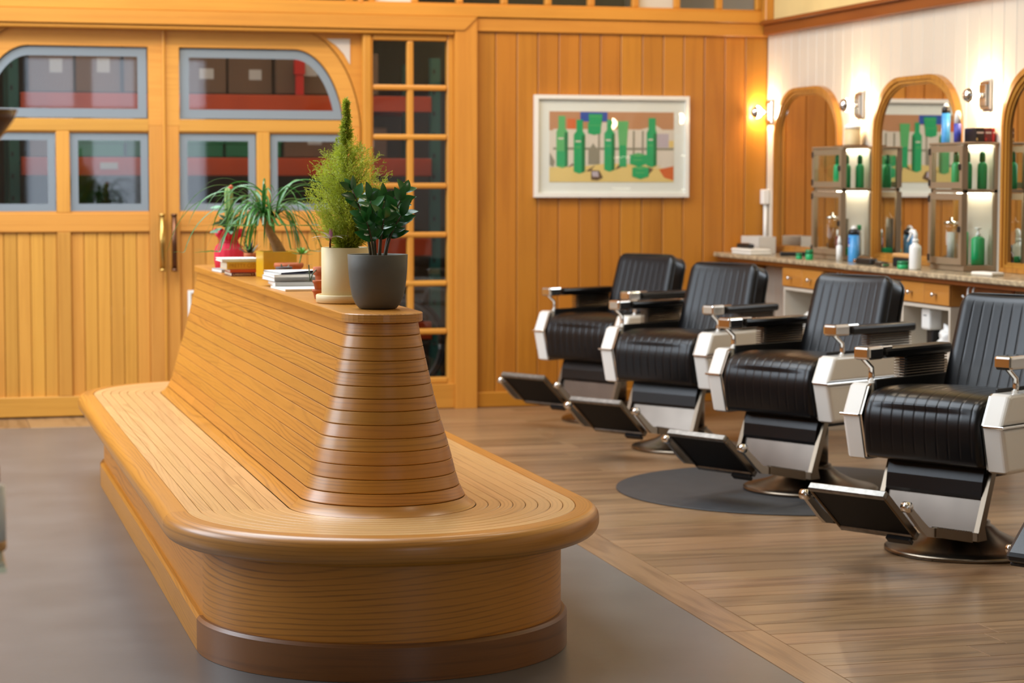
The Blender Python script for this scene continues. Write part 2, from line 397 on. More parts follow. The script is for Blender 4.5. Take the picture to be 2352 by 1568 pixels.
# ---------------------------------------------------------------- setting: floor
WY, DY = 13.85, 13.95          # plane of the wood wall and of the doors
WX = 5.52                      # plane of the mirror wall
XL, YF, CZ = -5.0, -4.0, 5.6
def bxl(y): return 2.519+(y-5.976)*.0246      # left / right edge of the border board on the floor
def bxr(y): return 2.658+(y-5.939)*.0288
SB = 13.36                     # concrete ends here, a wooden strip runs along the doors
fl = struct(MB().prism([(XL, YF), (bxl(YF), YF), (bxl(SB), SB), (XL, SB)], 2, -.05, 0).build('floor', 'concrete'))
wf = struct(MB().box(XL, 6.0, YF, 17.2, -.12, -.051).build('floor', 'dark_store'))
wf.name = 'floor.001'
def slab(poly, m, parent, name='plank', top=.002, grain=0, gap=.0012):
    cx = sum(p[0] for p in poly)/4; cy = sum(p[1] for p in poly)/4
    q = [(x+(gap if x < cx else -gap), y+(gap if y < cy else -gap)) for x, y in poly]
    n = len(q); V = [(x, y, -.05) for x, y in q]+[(x, y, top-.0012) for x, y in q]+[(x+(.0012 if x < cx else -.0012), y+(.0012 if y < cy else -.0012), top) for x, y in q]
    Fc = [(0, 1, 2, 3)[::-1], (8, 9, 10, 11)]+[(i, (i+1) % 4, 4+(i+1) % 4, 4+i) for i in range(4)]+[(4+i, 4+(i+1) % 4, 8+(i+1) % 4, 8+i) for i in range(4)]
    return MB().add(V, Fc, grain=grain).build(name, m, parent)
ys = [YF, -1.2, 1.6, 4.1, 6.72, 9.4, 11.6, 13.97]
for a, b in zip(ys[:-1], ys[1:]):
    slab([(bxl(a), a), (bxr(a), a), (bxr(b), b), (bxl(b), b)], 'floor_wood', wf, 'border_board', grain=1)
PW = .1605; y = 6.163-PW*6; r = 0
while y < 13.97:
    y2 = min(y+PW, 14.0)
    x = bxr(y); cut = random.uniform(.5, 1.9)
    while x < 5.6:
        x2 = min(x+cut, 5.6)
        if 5.6-x2 < .35: x2 = 5.6
        xa = bxr(y) if x == bxr(y) else x
        xb = bxr(y2) if x == bxr(y) else x
        slab([(xa, y), (x2, y), (x2, y2), (xb, y2)], 'floor_wood', wf, grain=0)
        x = x2; cut = random.uniform(1.1, 2.3)
    y = y2
# planks nearer than the photograph shows: one joined part
near = MB(); y = 6.163-PW*6
while y > YF:
    y2 = y; y -= PW; near.box(bxr(y), 5.6, y+.001, y2-.001, -.05, .002, grain=0)
tag(near.build('plank_field', 'floor_wood', wf), kind='stuff')
x = XL
while x < bxl(SB)-.02:
    x2 = min(x+.62+jit(.06), bxl(SB)); slab([(x, SB), (x2, SB), (x2, 13.97), (x, 13.97)], 'floor_wood', wf, grain=1); x = x2

# ---------------------------------------------------------------- back wall
wb = MB()
wb.box(3.42, 5.7, WY+.012, WY+.11, 0, 2.62)
wb.box(XL, 5.7, WY+.012, WY+.11, 3.32, CZ)
wb.box(XL, .2, WY+.012, WY+.11, 0, 3.32)
wall_back = struct(wb.build('wall_back', 'fir_wall'))
PX = [3.492, 3.625, 3.769, 3.911, 4.054, 4.198, 4.34, 4.482, 4.631, 4.778, 4.922, 5.067, 5.213, 5.36, 5.52]
for a, b in zip(PX[:-1], PX[1:]):
    m = MB(); g = .002; c = .004
    poly = [(a+g, WY+.012), (a+g, WY-.012+c), (a+g+c, WY-.012), (b-g-c, WY-.012), (b-g, WY-.012+c), (b-g, WY+.012)]
    m.prism(poly, 2, .1, 2.458, grain=2).build('plank', 'fir_wall', wall_back)
struct(MB().box(3.49, WX, WY-.028, WY+.012, .003, .104, .006).build('baseboard_back', 'fir_wall'))
# header mouldings and casings
struct(MB().box(XL, 5.52, WY-.05, WY+.02, 2.545, 2.618, .004).build('trim_1', 'fir_frame'))
struct(MB().box(3.494, 5.52, WY-.034, WY+.02, 2.455, 2.544, .004).build('trim_2', 'fir_frame'))
struct(MB().prism([(XL, 2.459), (3.405, 2.459), (3.49, 2.544), (XL, 2.544)], 1, WY-.06, WY+.05, grain=0).build('trim_3', 'fir_frame'))
struct(MB().prism([(3.345, 0.003), (3.492, 0.003), (3.492, 2.545), (3.407, 2.459), (3.345, 2.459)], 1, WY-.05, WY+.05, grain=2).build('trim_4', 'fir_frame'))
struct(MB().box(XL, 3.345, WY-.045, WY+.11, 2.428, 2.458, .01).build('trim_5', 'fir_frame'))
struct(MB().box(2.747, 2.8, WY-.02, WY+.1, .003, 2.43, .01).build('trim_6', 'fir_frame'))
struct(MB().box(.16, .222, WY-.02, WY+.1, .003, 2.43, .01).build('trim_7', 'fir_frame'))

# ---------------------------------------------------------------- doors (arched pair)
XC = 1.483
def ell(cx, cz, a, b, n, t0=PI/2, t1=0): return [(cx+a*math.cos(t0+(t1-t0)*i/n), cz+b*math.sin(t0+(t1-t0)*i/n)) for i in range(n+1)]
def make_door(name, sgn):
    d = empty_struct(name, (0, 0, 0))
    fx = lambda x: XC+sgn*(x-XC)
    def pl(L): return [(fx(x), z) for x, z in L]
    y0, y1 = DY-.045, DY
    def bx(n, m, xa, xb, za, zb, ya=y0, yb=y1, ch=.004, grain=None, parent=d): return box(n, m, parent, fx(xa), fx(xb), ya, yb, za, zb, ch, grain)
    bx('stile', 'fir_door', 1.488, 1.578, .01, 1.834, grain=2)
    bx('stile', 'fir_door', 2.642, 2.742, .01, 1.834, grain=2)
    # head with the quarter arch
    n = 20
    outer = [(1.488, 1.834), (1.488, 2.452), (1.9, 2.452)]+ell(2.311, 1.754, .431, .698, n, PI/2, .12)+[(2.742, 1.834)]
    inner = [(1.58, 1.834), (1.58, 2.325), (1.9, 2.325)]+ell(2.311, 1.754, .331, .571, n, PI/2, .14)+[(2.642, 1.834)]
    MB().strip(pl(outer), pl(inner), y0, y1, grain=0).build('arched_head', 'fir_door', d)
    bx('rail', 'fir_door', 1.578, 2.642, 1.795, 1.873, grain=0)
    bx('rail', 'fir_door', 1.578, 2.642, 1.165, 1.285, grain=0)
    bx('rail', 'fir_door', 1.578, 2.642, .01, .135, grain=0, ya=y0-.006)
    bx('mid_stile', 'fir_door', 2.069, 2.153, 1.285, 1.795, grain=2)
    bx('mid_stile', 'fir_door', 2.069, 2.153, .135, 1.165, grain=2)
    for xa, xb in ((1.578, 2.069), (2.153, 2.642)):
        k = 6; wd = (xb-xa)/k
        for i in range(k):
            a, b = xa+i*wd, xa+(i+1)*wd; g = .0015; c = .004
            poly = [(fx(q), yy) for q, yy in [(a+g, y1-.004), (a+g, y0+.018+c), (a+g+c, y0+.018), (b-g-c, y0+.018), (b-g, y0+.018+c), (b-g, y1-.004)]]
            MB().prism(poly, 2, .13, 1.17, grain=2).build('panel_board', 'fir_door', d)
        p = bx('pane', 'glass', xa, xb, 1.285, 1.795, ya=DY-.022, yb=DY-.019, ch=0)
        bw = .052
        o = [(xa+.006, 1.29), (xa+.006, 1.79), (xb-.006, 1.79), (xb-.006, 1.29), (xa+.006, 1.29)]
        q = [(xa+bw, 1.29+bw), (xa+bw, 1.79-bw), (xb-bw, 1.79-bw), (xb-bw, 1.29+bw), (xa+bw, 1.29+bw)]
        MB().strip(pl(o), pl(q), DY-.0255, DY-.0228).build('frosted_border', 'frost', p)
        for za, zb in ((1.785, 1.797), (1.283, 1.295)): bx('glazing_bead', 'fir_frame', xa, xb, za, zb, ya=DY-.036, yb=DY-.027, ch=.003)
    gl = ell(2.311, 1.754, .331, .571, n, PI/2, .21)
    poly = [(1.58, 1.873), (1.58, 2.325)]+gl+[(2.636, 1.873)]
    p = MB().prism(pl(poly), 1, DY-.022, DY-.019).build('pane', 'glass', d)
    bw = .056
    o = [(1.588, 1.88), (1.588, 2.318), (1.9, 2.318)]+ell(2.311, 1.754, .324, .563, n, PI/2, .225)+[(2.62, 1.88), (1.588, 1.88)]
    q = [(1.588+bw, 1.88+bw), (1.588+bw, 2.318-bw), (1.9, 2.318-bw)]+ell(2.311, 1.754, .324-bw*.92, .563-bw, n, PI/2, .36)+[(2.56, 1.88+bw), (1.588+bw, 1.88+bw)]
    MB().strip(pl(o), pl(q), DY-.0255, DY-.0228).build('frosted_border', 'frost', p)
    # pull handle
    hx = fx(1.534) if sgn > 0 else fx(1.508)
    hm = 'bronze' if sgn > 0 else 'brass'
    h = MB().tube([(hx, DY-.105, .925), (hx, DY-.105, 1.272)], .0165, 16).build('pull_handle', hm, d)
    for z in (.955, 1.24): MB().tube([(hx, DY-.105, z), (hx, DY-.04, z)], .009, 10).build('standoff', hm, h)
    for z in (.925, 1.272): MB().tube([(hx, DY-.105, z-.008), (hx, DY-.105, z+.008)], .0195, 16).build('end_collar', hm, h)
    return d
door_r = make_door('door_1', 1); door_l = make_door('door_2', -1)
MB().box(1.474, 1.492, DY-.062, DY-.046, .01, 2.45, .004).build('astragal', 'fir_frame', door_l)
# spandrels beside the arch
for sgn, nm in ((1, 'trim_8'), (-1, 'trim_9')):
    fx = lambda x: XC+sgn*(x-XC)
    n = 20; arc = ell(2.311, 1.754, .438, .70, n, PI/2, 0)
    cor = [(2.311+.436*min(1, 2*i/n), 2.4575) if i <= n/2 else (2.7475, 2.4575-(i-n/2)/(n/2)*.7035) for i in range(n+1)]
    sp = struct(MB().strip([(fx(a), b) for a, b in cor], [(fx(a), b) for a, b in arc], DY-.06, DY+.01, grain=0).build(nm, 'fir_frame'))
    tri = [(2.52, 2.394), (2.671, 2.396)]+[(2.671, 2.232), (2.63, 2.30), (2.58, 2.353)]
    MB().prism([(fx(a), b) for a, b in tri], 1, DY-.066, DY-.058).build('pane', 'white_pane', sp)

# ---------------------------------------------------------------- sidelight window, transoms
w1 = empty_struct('window_1')
for xa, xb in ((2.8, 2.812), (3.304, 3.346)): box('stile', 'fir_frame', w1, xa, xb, WY-.01, WY+.06, .16, 2.43, .004, 2)
box('top_rail', 'fir_frame', w1, 2.812, 3.304, WY-.012, WY+.06, 2.388, 2.428, .01, 0)
box('bottom_rail', 'fir_frame', w1, 2.812, 3.304, WY-.012, WY+.06, .168, .207, .008, 0)
box('base_panel', 'fir_frame', w1, 2.8, 3.346, WY-.03, WY+.06, .004, .166, .004, 0)
rows = [.207, .489, .804, 1.12, 1.429, 1.749, 2.067, 2.388]; rt_ = [.207, .526, .84, 1.156, 1.474, 1.788, 2.106]
box('muntin', 'fir_frame', w1, 3.038, 3.081, WY-.006, WY+.05, .207, 2.388, .01, 2)
for z in rt_[1:]: box('muntin', 'fir_frame', w1, 2.812, 3.304, WY-.01, WY+.05, z-.037, z, .012, 0)
zz = [.207]+rt_[1:]+[2.388+.037]
for i in range(7):
    for xa, xb in ((2.812, 3.04), (3.079, 3.304)): box('pane', 'glass', w1, xa, xb, WY+.02, WY+.023, zz[i], zz[i+1]-.03)
for nm, edges, white in (('window_2', [.24+.303*i for i in range(9)], ()), ('window_3', [2.81, 3.09, 3.388, 3.688, 3.985, 4.28, 4.586, 4.875, 5.176, 5.46], (0, 6))):
    wn = empty_struct(nm); a, b = edges[0], edges[-1]
    box('bottom_rail', 'fir_frame', wn, a-.06, b+.06, WY-.02, WY+.06, 2.616, 2.634, .004, 0)
    box('top_rail', 'fir_frame', wn, a-.06, b+.06, WY-.02, WY+.06, 3.28, 3.33, .004, 0)
    for i, e in enumerate(edges): box('muntin', 'fir_frame', wn, e-.022, e+.022, WY-.01, WY+.05, 2.634, 3.28, .008, 2)
    for i in range(len(edges)-1):
        box('pane', 'white_pane' if i in white else 'glass', wn, edges[i]+.022, edges[i+1]-.022, WY+.02, WY+.023, 2.634, 3.28)
struct(MB().box(2.72, 2.75, WY-.02, WY+.06, 2.618, 3.33, .004).build('trim_10', 'fir_frame'))

# ---------------------------------------------------------------- right wall of white boards, rail, upper wall
wr = struct(MB().box(WX+.02, WX+.12, YF, 17.2, -.1, CZ).build('wall_right', 'plaster'))
y = WY-.012
while y > 6.2:
    y2 = y; y -= .139; g = .001; c = .006
    MB().prism([(WX+.02, y+g), (WX+c, y+g), (WX, y+g+c), (WX, y2-g-c), (WX+c, y2-g), (WX+.02, y2-g)], 2, 0.003, 2.47, grain=2).build('wall_board', 'white_board', wr)
MB().box(WX, WX+.02, YF, y, 0, 2.47).build('wall_board_field', 'white_board', wr)
struct(MB().box(WX-.05, WX+.02, YF, WY-.05, 2.462, 2.53, .008).build('trim_11', 'redwood_trim'))
struct(MB().box(WX-.075, WX+.02, YF, WY-.05, 2.531, 2.556, .008).build('trim_12', 'redwood_trim'))
MB().box(WX, WX+.02, YF, WY, 2.556, CZ).build('upper_plaster', 'cream_plaster', wr)
struct(MB().box(WX-.06, WX, WY-.12, WY-.05, 2.557, CZ, .006).build('trim_13', 'fir_frame'))
# ---------------------------------------------------------------- rest of the shell
ce = struct(MB().box(XL-.1, WX+.12, YF-.1, 17.3, CZ, CZ+.1).build('ceiling', 'ceiling_paint'))
wl = MB()
wl.box(XL-.1, XL, YF, WY, -.1, 2.2); wl.box(XL-.1, XL, YF, WY, 5.2, CZ)
for a, b in ((YF, 5.6), (7.3, 8.5), (12.7, WY)): wl.box(XL-.1, XL, a, b, 2.2, 5.2)
struct(wl.build('wall_left', 'plaster'))
wl = MB(); wl.box(XL, WX+.1, YF-.1, YF, -.1, .9); wl.box(XL, WX+.1, YF-.1, YF, 3.2, CZ)
for xa, xb in ((XL, 1.45), (2.12, 2.38), (2.98, 3.55), (4.0, WX+.1)): wl.box(xa, xb, YF-.1, YF, .9, 3.2)
struct(wl.build('wall_front', 'plaster'))
wn = empty_struct('window_4')
for xa, xb in ((1.45, 2.12), (2.38, 2.98), (3.55, 4.0)):
    box('transom_bar', 'fir_frame', wn, xa, xb, YF-.06, YF-.01, 2.45, 2.52); box('sill', 'fir_frame', wn, xa-.03, xb+.03, YF, YF+.08, .86, .9)
wn = empty_struct('window_5')
for a, b in ((5.6, 7.3), (8.5, 12.7)):
    for i in range(4): box('mullion', 'fir_frame', wn, XL-.02, XL+.05, a+(b-a)*i/3-.035, a+(b-a)*i/3+.035, 2.2, 5.2)
# storage room behind the doors
sr = MB(); sr.box(XL, 5.7, 17.0, 17.1, -.1, CZ); sr.box(XL-.1, XL, WY, 17.1, -.1, CZ)
struct(sr.build('wall_storage', 'dark_store'))
# ---------------------------------------------------------------- island bench
BX, BN, BF = 1.423, 6.885, 10.76
bench = thing('island_bench', 'long honey-coloured ash wood island bench with a tapered slatted backrest and rounded ends', 'bench', (BX, 8.8, 0))
def sweep(name, m, sec, kind, parent, y0=None, y1=None, seg=24, smooth=False):
    """sec: closed cross-section [(w, z)], swept along one piece of the stadium outline"""
    n = len(sec); V = []; L = []; nr = None
    if kind in ('near', 'far'):
        for k in range(seg+1):
            t = (PI+PI*k/seg) if kind == 'near' else (PI*k/seg); cy = BN if kind == 'near' else BF
            for wd, z in sec: V.append((wd*math.cos(t), cy-8.8+wd*math.sin(t), z))
            L.append(PI*k/seg)
        nr = seg+1
    else:
        sg = -1 if kind == 'left' else 1
        for yy in (y0, y1):
            for wd, z in sec: V.append((sg*wd, yy-8.8, z))
            L.append(yy)
        nr = 2
    per = [0]
    for i in range(n): per.append(per[-1]+math.hypot(sec[(i+1) % n][0]-sec[i][0], sec[(i+1) % n][1]-sec[i][1]))
    wm = sum(p[0] for p in sec)/n; ofs = random.uniform(0, 9)
    Fc = []; U = []
    for k in range(nr-1):
        for i in range(n):
            j = (i+1) % n; Fc.append((k*n+i, k*n+j, (k+1)*n+j, (k+1)*n+i))
            s_ = wm if kind in ('near', 'far') else 1
            U.append([(L[k]*s_+ofs, per[i]), (L[k]*s_+ofs, per[i+1]), (L[k+1]*s_+ofs, per[i+1]), (L[k+1]*s_+ofs, per[i])])
    Fc += [list(range(n))[::-1], [(nr-1)*n+i for i in range(n)]]; U += [[(p[0]*3, p[1]) for p in sec][::-1], [(p[0]*3, p[1]) for p in sec]]
    b = MB(); b.add(V, Fc, U, smooth)
    if kind in ('near', 'far'): b.sm = [True]*len(b.sm)
    o = b.build(name, m, parent)
    if kind in ('near', 'far') or smooth: o.data.set_sharp_from_angle(angle=math.radians(32))
    return o
def flat_ends(o):
    me = o.data
    for p in me.polygons:
        if len(p.vertices) > 4: p.use_smooth = False
E2 = .0025
prof = [(1.043, .119), (1.003, .126), (.964, .135), (.925, .143), (.886, .152), (.846, .161), (.807, .170), (.768, .180), (.726, .192), (.685, .205), (.645, .217), (.603, .228), (.559, .239), (.517, .252), (.481, .270), (.449, .305)]
G = .0006
bk = link('backrest', None, bench) if False else None
back = bpy.data.objects.new('backrest', None); COL.objects.link(back); back.parent = bench
for i in range(15):
    (za, wa), (zb, wb_) = prof[i], prof[i+1]
    dz, dw = zb-za, wb_-wa; ln = math.hypot(dz, dw); tz, tw = dz/ln, dw/ln; nw, nz = -tz, tw   # outward normal of the slope
    if nw < 0: nw, nz = -nw, -nz
    c = .0022; T = .02
    def pt(s_, d_): return (wa+tw*s_+nw*d_, za+tz*s_+nz*d_)
    if i < 14: sec = [pt(G, -c), pt(c+G, 0), pt(ln-c-G, 0), pt(ln-G, -c), pt(ln-G, -T), pt(G, -T)]
    else:      # cove board
        sec = [pt(G, -c), pt(c+G, 0), pt(ln*.5, -.0045), pt(ln-.001, -.001), pt(ln, -.008), pt(G, -T)]
    sweep('slat', 'ash', sec, 'near', back, seg=40); sweep('slat', 'ash', sec, 'far', back, seg=16)
    for sd in ('left', 'right'):
        cuts = sorted([BN, BF, random.uniform(BN+.9, BF-.9)])
        for a, b in zip(cuts[:-1], cuts[1:]): sweep('slat', 'ash', sec, sd, back, a+.0006, b-.0006)
# shelf board on top
def stad(wd, n=20, y0=BN, y1=BF):
    return [(wd*math.cos(PI+PI*k/n), y0-8.8+wd*math.sin(PI+PI*k/n)) for k in range(n+1)]+[(wd*math.cos(PI*k/n), y1-8.8+wd*math.sin(PI*k/n)) for k in range(n+1)]
def stad_slab(wd, z0, z1, ch):
    rings = [(wd-ch, z0), (wd, z0+ch), (wd, z1-ch), (wd-ch, z1)]; P = [stad(q) for q, _ in rings]; n = len(P[0]); V = []
    for (q, z), pp in zip(rings, P): V += [(x, y, z) for x, y in pp]
    Fc = [list(range(n))[::-1], [3*n+k for k in range(n)]]
    for i in range(3): Fc += [(i*n+k, i*n+(k+1) % n, (i+1)*n+(k+1) % n, (i+1)*n+k) for k in range(n)]
    return MB().add(V, Fc, grain=1)
stad_slab(.134, 1.044, 1.073, .003).build('shelf_top', 'ash', back)
stad_slab(.1, .9, 1.0, .003).build('core', 'dark_store', back)
# seat: eight boards each side, bent boards round the ends, bull-nosed edge
seat = bpy.data.objects.new('seat', None); COL.objects.link(seat); seat.parent = bench
SZ = .449; W0, W1 = .305, .628; nb = 8
for i in range(nb):
    a = W0+(W1-W0)*i/nb; b = W0+(W1-W0)*(i+1)/nb; g = .001; c = .002
    sec = [(a+g, SZ-.022), (a+g, SZ-c), (a+g+c, SZ), (b-g-c, SZ), (b-g, SZ-c), (b-g, SZ-.022)]
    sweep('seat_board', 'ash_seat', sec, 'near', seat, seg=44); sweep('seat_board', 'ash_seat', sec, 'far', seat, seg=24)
    for sd in ('left', 'right'):
        cuts = sorted([BN, BF, random.uniform(BN+.5, BN+1.7), random.uniform(BN+2.1, BF-.4)])
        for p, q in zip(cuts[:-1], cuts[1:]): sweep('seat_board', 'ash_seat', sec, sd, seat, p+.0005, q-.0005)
R_ = .705; th = .088; rr = .036
nose = [(W1+.0008, SZ-th), (W1+.0008, SZ-.0015), (W1+.0023, SZ)]+[(R_-rr+rr*math.sin(t*PI/16), SZ-rr+rr*math.cos(t*PI/16)) for t in range(9)]+[(R_-rr*1.1+rr*1.1*math.cos(t*PI/16), SZ-th+rr*1.1-rr*1.1*math.sin(t*PI/16)) for t in range(9)]
for kd in ('near', 'far'): sweep('edge_nosing', 'ash', nose, kd, seat, seg=40, smooth=True)
for sd in ('left', 'right'): sweep('edge_nosing', 'ash', nose, sd, seat, BN+.0006, BF-.0006, smooth=True)
# base: bent panels and a toe board
base = bpy.data.objects.new('base', None); COL.objects.link(base); base.parent = bench
sk = [(.562, .10), (.582, .10), (.582, SZ-.022), (.562, SZ-.022)]
toe = [(.57, 0.001), (.602, 0.001), (.602, .104), (.594, .114), (.588, .114), (.57, .114)]
for kd, m in (('near', 'ash_panel'), ('far', 'ash_panel')):
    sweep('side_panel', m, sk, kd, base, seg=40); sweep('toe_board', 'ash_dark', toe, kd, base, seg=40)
for sd in ('left', 'right'):
    sweep('side_panel', 'ash_panel', sk, sd, base, BN, BF); sweep('toe_board', 'ash', toe, sd, base, BN, BF)
stad_slab(.56, .002, .4, .003).build('core', 'dark_store', base)

# ---------------------------------------------------------------- barber chairs
def catmull(pts, n, closed=False):
    P = [Vector(p) for p in pts]; out = []; m = len(P)
    rng = range(m) if closed else range(m-1)
    for i in rng:
        g = (lambda k: P[k % m]) if closed else (lambda k: P[max(0, min(m-1, k))])
        p0, p1, p2, p3 = g(i-1), g(i), g(i+1), g(i+2)
        for k in range(n):
            t = k/n; out.append(.5*((2*p1)+(-p0+p2)*t+(2*p0-5*p1+4*p2-p3)*t*t+(-p0+3*p1-3*p2+p3)*t**3))
    if not closed: out.append(P[-1])
    return out
def smooth_obj(o):
    for p in o.data.polygons: p.use_smooth = True
    return o
def make_chair(padded=False):
    t = thing('barber_chair', 'x', 'barber chair', (0, 0, 0), 0, 'black leather barber chairs in a row')
    # pedestal
    b = MB().lathe([(.324, 0.001), (.324, .012), (.316, .018), (.27, .028), (.2, .05), (.14, .08), (.11, .105), (.1, .112), (.1, .122), (.085, .126)], seg=48).build('pedestal_base', 'dark_steel', t)
    MB().lathe([(.084, .12), (.084, .3), (.06, .305), (.06, .34)], seg=28).build('column', 'dark_steel', t)
    MB().box(-.2, .2, -.16, .26, .325, .384, .01).build('mechanism', 'black_plastic', t)
    # seat cushion with sewn channels
    prof2 = catmull([(-.305, .386), (-.327, .43), (-.338, .54), (-.322, .605), (-.285, .643), (-.2, .662), (-.05, .66), (.12, .648), (.21, .635), (.225, .55), (.215, .42), (.16, .386), (-.05, .384), (-.22, .384)], 5, True)
    cols = 190; W = .277; V = []; n = len(prof2)
    cx_, cz_ = -.05, .53
    pl_ = [-.235+.47*i/9 for i in range(10)]
    for k in range(cols+1):
        x = -W+2*W*k/cols; e = abs(x)/W
        edge = .0 if e < .9 else .03*(1-math.sqrt(max(0, 1-((e-.9)/.1)**2)))
        dist = min(abs(x-q) for q in pl_)
        gr = .0017*math.exp(-(dist/.003)**2) if abs(x) < .25 else 0
        dome = .012*(1-e**2)
        for i, p in enumerate(prof2):
            y, z = p[0], p[1]
            dy, dz = y-cx_, z-cz_; l = math.hypot(dy, dz)
            top = 1 if (z > .57 or (y < -.28 and z > .42)) else 0
            f = (l-edge-gr*top+(dome if z > .6 else 0))/l
            V.append((x, cx_+dy*f, cz_+dz*f))
    Fc = []
    for k in range(cols):
        for i in range(n): Fc.append((k*n+i, k*n+(i+1) % n, (k+1)*n+(i+1) % n, (k+1)*n+i))
    Fc += [list(range(n)), [cols*n+i for i in range(n)][::-1]]
    MB().add(V, Fc, smooth=True).build('seat_cushion', 'leather', t)
    # backrest
    br = MB(); rows_ = 30; cols = 200; H = .44; V = []
    def hw(s_):
        r = .055; wd = .236-.012*math.cos(s_*PI)*0+.014*(1-s_)
        d = 0
        if s_ > 1-r/H: q = (s_-(1-r/H))*H; d = r-math.sqrt(max(0, r*r-q*q))
        return wd-d
    TH = .105; lean = math.atan2(.125, .42)
    tt = [i/22 for i in range(21)]+[.935, .955, .97, .98, .988, .994, .998, 1.0]
    def place(x, s_, d_):
        yy = s_*H
        return (x, .2+yy*math.sin(lean)+d_*math.cos(lean), .6+yy*math.cos(lean)-d_*math.sin(lean))
    nc = cols+1
    for side in (0, 1):
        for s_ in tt:
            h = hw(s_)
            for k in range(nc):
                u = -1+2*k/cols; x = h*u
                ex = (1-abs(u))*h; ez = (1-s_)*H; ed = min(ex, ez+.002, .05)
                puff = .03*math.sqrt(max(0, 1-(1-ed/.05)**2))
                gr = .0015*math.exp(-(min(abs(u*.24-q) for q in [-.165+.33*i/7 for i in range(8)])/.0032)**2) if (abs(u) < .78 and .05 < s_ < .9) else 0
                bow = .014*(1-u*u)*min(1, s_*3)
                top_dip = .012*(1-u*u)*(1 if s_ > .9 else 0)*0
                if side == 0: V.append(place(x, s_, -puff+gr+bow-.005))
                else: V.append(place(x*.985, s_, TH+.012*(1-u*u)))
    R2 = len(tt); Fc = []
    for side in (0, 1):
        o_ = side*R2*nc
        for r in range(R2-1):
            for k in range(cols): Fc.append((o_+r*nc+k, o_+r*nc+k+1, o_+(r+1)*nc+k+1, o_+(r+1)*nc+k))
    bd = [r*nc for r in range(R2)]+[(R2-1)*nc+k for k in range(1, nc)]+[r*nc+cols for r in range(R2-2, -1, -1)]+[k for k in range(cols-1, 0, -1)]
    o_ = R2*nc
    for i in range(len(bd)):
        j = (i+1) % len(bd); Fc.append((bd[i], bd[j], o_+bd[j], o_+bd[i]))
    bo = MB().add(V, Fc, smooth=True).build('backrest', 'leather', t)
    bo.data.set_sharp_from_angle(angle=math.radians(50))
    rim = [place(-hw(s_)-.001, s_, -.003) for s_ in tt]+[place(hw(1)*(-1+2*k/12), 1.002, -.003) for k in range(1, 12)]+[place(hw(s_)+.001, s_, -.003) for s_ in tt[::-1]]
    MB().tube(rim, .0045, 6).build('piping', 'leather_side', bo)
    rim = [(p[0], p[1]+.09*math.cos(lean), p[2]-.09*math.sin(lean)) for p in rim]
    MB().tube(rim, .004, 6).build('piping', 'leather_side', bo)
    MB().box(-.05, .05, .235, .3, .36, .66, .006).build('back_bracket', 'steel', t)
    for sg in (-1, 1):
        # enamel side panel, kinked at the chrome band
        pts = [(-.238, .676), (-.262, .668), (-.34, .556), (-.268, .376), (-.25, .368), (.24, .368), (.3, .4), (.345, .53), (.345, .655), (.325, .676)]
        xi, xo = .291*sg, .378*sg
        body = MB()
        for (lo, hi, m) in ((.368, .5525, 'l'), (.5525, .676, 'u')): pass
        upper = [(-.268, .676), (-.285, .668), (-.335, .556), (.345, .556), (.345, .655), (.325, .676)]
        lower = [(-.335, .549), (-.292, .376), (-.275, .368), (.24, .368), (.3, .4), (.345, .53), (.345, .549)]
        sp_ = bpy.data.objects.new('side_panel', None); COL.objects.link(sp_); sp_.parent = t
        for nm, poly in (('upper_shell', upper), ('lower_shell', lower)):
            bm = bmesh.new(); vs0 = [bm.verts.new((xi, y, z)) for y, z in poly]; vs1 = [bm.verts.new((xo, y, z)) for y, z in poly]; k = len(poly)
            bm.faces.new(vs0); bm.faces.new(vs1[::-1])
            for i in range(k): bm.faces.new((vs0[i], vs0[(i+1) % k], vs1[(i+1) % k], vs1[i]))
            bmesh.ops.recalc_face_normals(bm, faces=bm.faces[:])
            ed = [e for e in bm.edges if all(abs(v.co.x-xo) < 1e-6 for v in e.verts)]
            bmesh.ops.bevel(bm, geom=ed, offset=.02, segments=4, profile=.5, affect='EDGES')
            me = bpy.data.meshes.new(nm); bm.to_mesh(me); bm.free(); me.uv_layers.new(name='UVMap'); me.materials.append(MATS['enamel'])
            link(nm, me, sp_)
        MB().box(xi, xo+.005*sg, -.341, .348, .5475, .5575, .002).build('chrome_band', 'chrome', sp_)
        MB().prism([(-.264, .674), (-.281, .666), (-.331, .556), (-.288, .38), (-.268, .38), (-.308, .556), (-.262, .655)], 0, .28*sg, .2905*sg).build('chrome_edge', 'chrome', sp_)
        MB().box(.2785*sg, .2895*sg, -.235, .3, .388, .69, .002).build('inner_liner', 'leather_side', sp_)
        # armrest
        ar = bpy.data.objects.new('armrest', None); COL.objects.link(ar); ar.parent = t
        x0, x1 = .292*sg, .368*sg
        MB().box(x0, x1, -.15, .335, .769, .812, .014).build('arm_pad', 'leather', ar)
        MB().box(x0-.002*sg, x1+.002*sg, -.27, -.165, .768, .822, .011).build('chrome_cap', 'chrome', ar)
        MB().box(x0+.008*sg, x1-.008*sg, -.17, -.09, .806, .8205, .005).build('cap_tongue', 'chrome', ar)
        xm = .33*sg
        MB().tube([(xm+.008*sg, -.262, .79), (xm+.008*sg, -.245, .772), (xm+.008*sg, -.19, .735), (xm+.008*sg, -.185, .70), (xm+.008*sg, -.195, .672)], .015, 8, flat=.5).build('strut', 'chrome', ar)
        sb = MB().box(xm-.018, xm+.018, .02, .305, .675, .772, .004).build('spring_core', 'black_plastic', ar)
        for i in range(8):
            z = .682+i*.0112; MB().box(xm-.026, xm+.026, -.005, .31, z, z+.006, .002).build('rib', 'dark_steel', sb)
